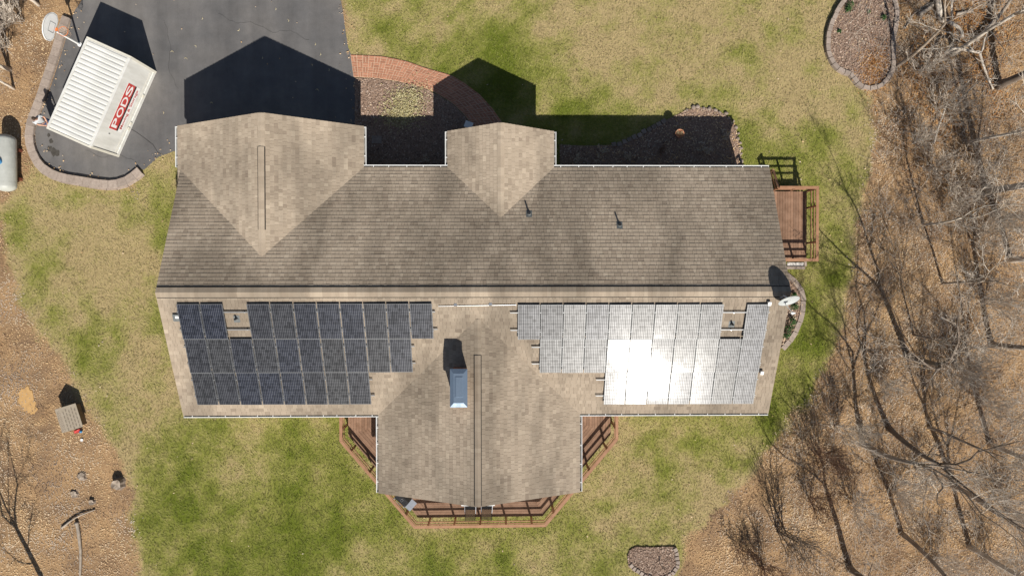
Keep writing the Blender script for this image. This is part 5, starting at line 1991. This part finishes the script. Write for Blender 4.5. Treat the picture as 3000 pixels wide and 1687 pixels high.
# ------------------------------------------------------------------ stumps, logs, fallen branches
def stump(u, v, r, h, label, seed):
    rr = random.Random(seed)
    t = thing('tree_stump', at(u, v), rr.uniform(0, 6), label, 'stump', 'stumps in the lower left leaf litter')
    prof_pts = [1 + rr.uniform(-.16, .16) for _ in range(14)]
    q = MB(); vs = []
    for z, s in ((-.03, 1.35), (h * .35, 1.08), (h, .96)):
        for k in range(14):
            a = 2 * math.pi * k / 14
            vs.append((r * s * prof_pts[k] * math.cos(a), r * s * prof_pts[k] * math.sin(a), z + (rr.uniform(-.03, .03) if z == h else 0)))
    q.add(vs, [(i * 14 + k, i * 14 + (k + 1) % 14, (i + 1) * 14 + (k + 1) % 14, (i + 1) * 14 + k) for i in range(2) for k in range(14)])
    q.build('bark', 'bark_dark', t)
    c = len(vs)
    q = MB().add([(x * .97, y * .97, z + .004) for x, y, z in vs[28:]] + [(0, 0, h * .94)], [(k, (k + 1) % 14, 14) for k in range(14)])
    q.build('cut_face', 'bark_grey', t)


stump(350, 1414, .27, .34, 'tall pale tree stump at the lower left lawn edge', 1)
stump(240, 1394, .20, .06, 'low rotten stump below the doghouse, upper one', 2)
stump(217, 1446, .18, .06, 'low dark stump left of the other small stumps', 3)
stump(271, 1468, .15, .12, 'small stump just above the fallen stick', 4)


def log(pts_px, r, label, mat='wood_cut', seed=0, name='fallen_log', branches=0):
    rr = random.Random(seed)
    P_ = [at(u, v, z) for u, v, z in pts_px]
    t = thing(name, (P_[0].x, P_[0].y, 0), 0, label, 'log' if name == 'fallen_log' else 'branch', world=True)
    C = catmull([tuple(p) for p in P_], 4)
    n = len(C)
    MB().tube(C, [r * (1 - .55 * k / n) * rr.uniform(.9, 1.1) for k in range(n)], 8).build('trunk', mat, t, True)
    q = MB()
    for k in range(branches):
        i = rr.randrange(n // 4, n - 1)
        p = Vector(C[i]); d = Vector((rr.gauss(0, 1), rr.gauss(0, 1), rr.uniform(0, .5))).normalized()
        L = rr.uniform(.4, 1.3)
        out = {}
        pp, rd = grow(rr, p, d, L, r * .35, 1, out, kink=.25, upward=0)
        q.tube(pp, rd, 4, cap=False)
    if branches:
        tag(q.build('side_branch', mat, t), kind='stuff')


log([(180, 1546, .05), (222, 1515, .10), (278, 1492, .05)], .055, 'bent grey stick lying across the lower left leaves', seed=1, name='fallen_branch', branches=2)
log([(224, 1528, .05), (230, 1560, .08), (236, 1620, .09), (234, 1700, .08)], .10, 'pale straight log running down to the bottom edge at the left', seed=2)
log([(2691, 45, .08), (2725, 22, .1), (2760, -8, .12)], .13, 'short thick pale log in the top right corner', seed=3)
log([(2802, 42, .10), (2826, 37, .10), (2850, 33, .10)], .10, 'short white log beside the dark trunk shadow at top right', seed=4)
log([(2745, -10, .4), (2752, 30, .25), (2756, 58, .1), (2780, 65, .1), (2812, 85, .2), (2820, 110, .3)], .14, 'white curved fallen trunk at the top right', 'bark_pale', 5, branches=4)
log([(2790, -10, 1.2), (2788, 30, .6), (2790, 55, .15)], .07, 'thin white limb rising beside the curved fallen trunk', 'bark_pale', 6, 'fallen_branch')
log([(2860, 118, .2), (2905, 72, .3), (2955, 10, .6), (2970, -20, .8)], .14, 'long grey log running to the upper right corner', 'bark_grey', 7, branches=6)
log([(2770, 155, .5), (2800, 142, .8), (2845, 150, .7), (2875, 152, .6), (2885, 110, .9)], .08, 'pale forked branch in the upper right woods', 'bark_pale', 8, 'fallen_branch', 9)
log([(2870, 155, .6), (2880, 190, .4), (2895, 230, .2), (2910, 262, .1)], .07, 'pale branch curving down below the forked one', 'bark_pale', 9, 'fallen_branch', 5)
log([(2800, 310, .2), (2835, 270, .3), (2866, 240, .2)], .05, 'thin straight stick below the forked pale branch', 'wood_cut', 10, 'fallen_branch')
log([(2735, 420, .2), (2750, 370, .3), (2765, 330, .2), (2775, 300, .3)], .06, 'mossy pale branch in the middle of the upper right woods', 'bark_pale', 11, 'fallen_branch', 6)
log([(2650, 85, .05), (2665, 62, .05), (2678, 40, .06)], .04, 'thin pale stick right of the island bed', 'wood_cut', 12, 'fallen_branch')

# ------------------------------------------------------------------ leaf litter, mulch and grass: what nobody could count
n = 560000
lx = rng.uniform(-31, 31, n); ly = rng.uniform(-17.5, 17.5, n)
lit = litterness(lx, ly)
keep = rng.random(n) < np.clip(lit * 1.1 - .05, 0, 1) * .52 * (.45 + .9 * fnoise(lx, ly, 2.5, 61, 3))
keep &= ~(in_poly(lx, ly, sand) & (rng.random(len(lx)) < .75))
for poly in (drive_poly, island):
    keep &= ~in_poly(lx, ly, poly)
keep &= ~in_poly(lx, ly, house_foot)
lx = lx[keep]; ly = ly[keep]
tone = np.clip(rng.normal(.52, .16, len(lx)) + 1.7 * (fnoise(lx, ly, 2.2, 71, 4) - .5), 0, 1)  # slow noise paints leaf-shadow areas and grey-brown zones into the tone
me = leaves_mesh('leaf_litter', lx, ly, rng.uniform(.0, .018, len(lx)), rng.uniform(.035, .10, len(lx)), .22, 'leaf', tone)
tag(link('leaf_litter', me), 'thick carpet of brown dead leaves on the woodland floor', 'leaf litter', kind='stuff')

# stray leaves on the lawn, on the beds and drifted along the edges
sx_, sy_ = [], []
for (poly, cnt) in ((right_bed, 1500), (side_bed, 260), (island, 120)):
    bx = [p[0] for p in poly]; by = [p[1] for p in poly]
    a = rng.uniform(min(bx), max(bx), cnt * 3); b = rng.uniform(min(by), max(by), cnt * 3)
    k_ = in_poly(a, b, poly)
    sx_.append(a[k_][:cnt]); sy_.append(b[k_][:cnt])
a = rng.uniform(-29, 29, 2500); b = rng.uniform(-16, 16, 2500)
sd = poly_sd(a, b, lawn)
k_ = (sd < 0) & (rng.random(2500) < np.exp(sd / 2.2) * .8 + .05) & ~in_poly(a, b, drive_poly) & ~in_poly(a, b, path_poly)
sx_.append(a[k_]); sy_.append(b[k_])
a = rng.uniform(-27, -7, 9000); b = rng.uniform(4, 17, 9000)
sd = poly_sd(a, b, drive_poly)
k_ = (sd < 0) & (rng.random(9000) < np.exp(sd / .22) * .5 + .006)
sx_.append(a[k_]); sy_.append(b[k_])
sx_ = np.concatenate(sx_); sy_ = np.concatenate(sy_)
inis = in_poly(sx_, sy_, island)
me = leaves_mesh('stray_leaves', sx_, sy_, np.where(inis, .14, .05) + rng.uniform(0, .03, len(sx_)), rng.uniform(.06, .12, len(sx_)), .6, 'leaf', np.clip(rng.normal(.6, .22, len(sx_)), 0, 1))
tag(link('stray_leaves', me), 'stray brown leaves drifted over the beds and the lawn', 'leaf litter', kind='stuff')
cx, cy = rng.normal(0, .42, 1400), rng.normal(0, .60, 1400)
w = at(2556, 205)
me = leaves_mesh('orange_leaves', w.x + cx, w.y + cy, rng.uniform(.13, .18, 1400), rng.uniform(.05, .1, 1400), .6, 'orange_leaf', rng.random(1400))
tag(link('orange_leaf_drift', me), 'drift of orange leaves in the lower half of the island bed', 'leaf litter', kind='stuff')
ox, oy = rng.normal(0, 1, 9000), rng.normal(0, 1, 9000)
w0 = at(2800, 170)
ox = w0.x + ox * 1.9; oy = w0.y + oy * 2.6
k_ = (fnoise(ox, oy, 1.1, 44, 3) > .47) & (litterness(ox, oy) > .7) & ~in_poly(ox, oy, island)
ox, oy = ox[k_], oy[k_]
me = leaves_mesh('orange_leaves', ox, oy, rng.uniform(.02, .07, len(ox)), rng.uniform(.06, .12, len(ox)), .6, 'orange_leaf', rng.random(len(ox)))
tag(link('orange_leaf_litter', me), 'orange leaves among the fallen limbs of the upper right woods', 'leaf litter', kind='stuff')
# bark chips
vx, vy, vz = [], [], []
for poly, cnt, z in ((front_bed, 5200, .03), (island, 3000, .13), (south_bed, 1500, .05), (side_bed, 700, .03), (right_bed, 3000, .03)):
    bx = [p[0] for p in poly]; by = [p[1] for p in poly]
    a = rng.uniform(min(bx), max(bx), cnt * 2); b = rng.uniform(min(by), max(by), cnt * 2)
    k_ = in_poly(a, b, poly)
    vx.append(a[k_]); vy.append(b[k_]); vz.append(np.full(k_.sum(), z))
vx = np.concatenate(vx); vy = np.concatenate(vy); vz = np.concatenate(vz)
me = leaves_mesh('bark_chips', vx, vy, vz + rng.uniform(0, .03, len(vx)), rng.uniform(.05, .12, len(vx)), .7, 'bark_chip', np.clip(rng.normal(.5, .25, len(vx)), 0, 1))
tag(link('bark_chips', me), 'brown bark chips spread over the planting beds', 'mulch', kind='stuff')

# grass blades
n = 420000
bx = rng.uniform(-30, 30, n); by = rng.uniform(-17, 17, n)
keep = rng.random(n) > litterness(bx, by) * 1.05
for poly in (drive_poly, path_poly, front_bed, right_bed, side_bed, island, south_bed, house_foot):
    keep &= ~in_poly(bx, by, poly)
bx = bx[keep]; by = by[keep]; n = len(bx)
gr = greenness(bx, by)
gr = np.clip(gr + rng.normal(0, .12, n), 0, 1)
L = rng.uniform(.05, .13, n); wd = rng.uniform(.010, .020, n)
# mowing and trampling lay the blades over in changing directions
flow = fnoise(bx, by, 1.4, 81, 3) * 14
a = flow + rng.normal(0, .9, n)
lean_ = rng.uniform(.85, 1.42, n)
V = np.zeros((n, 3, 3))
px, py = -np.sin(a), np.cos(a)
V[:, 0] = np.stack([bx - px * wd, by - py * wd, np.full(n, -.012)], 1)
V[:, 1] = np.stack([bx + px * wd, by + py * wd, np.full(n, -.012)], 1)
V[:, 2] = np.stack([bx + np.cos(a) * L * np.sin(lean_), by + np.sin(a) * L * np.sin(lean_), L * np.cos(lean_) + .005], 1)
me = fast_mesh('grass', V.reshape(-1, 3), 3, 'grass', np.clip(rng.normal(.5, .22, n) + .4 * (fnoise(bx, by, .35, 87, 2) - .5), 0, 1), {'green': gr})
tag(link('grass', me), 'patchy green and straw-coloured lawn grass round the house', 'grass', kind='stuff')

# brushwood lying in the woods
q = MB(); rr = random.Random(5)
cnt = 0
while cnt < 6000:
    x, y = rr.uniform(15, 30), rr.uniform(-17, 17)
    if litterness(np.array([x]), np.array([y]))[0] < .8:
        continue
    a = rr.uniform(0, 6.28); L = rr.uniform(.3, 1.2)
    z = rr.uniform(.02, .35)
    m = Vector((x + .5 * L * math.cos(a), y + .5 * L * math.sin(a) + rr.uniform(-.08, .08), z + rr.uniform(-.01, .1)))
    q.tube([(x, y, z), m, (x + L * math.cos(a), y + L * math.sin(a), max(.02, z + rr.uniform(-.15, .15)))], [.007, .006, .004], 3, cap=False)
    cnt += 1
tag(q.build('brushwood', 'twig'), 'thin dead twigs strewn over the leaves of the right woods', 'brushwood', kind='stuff')

for o in bpy.data.objects:
    if '_world_coords' in o:
        del o['_world_coords']
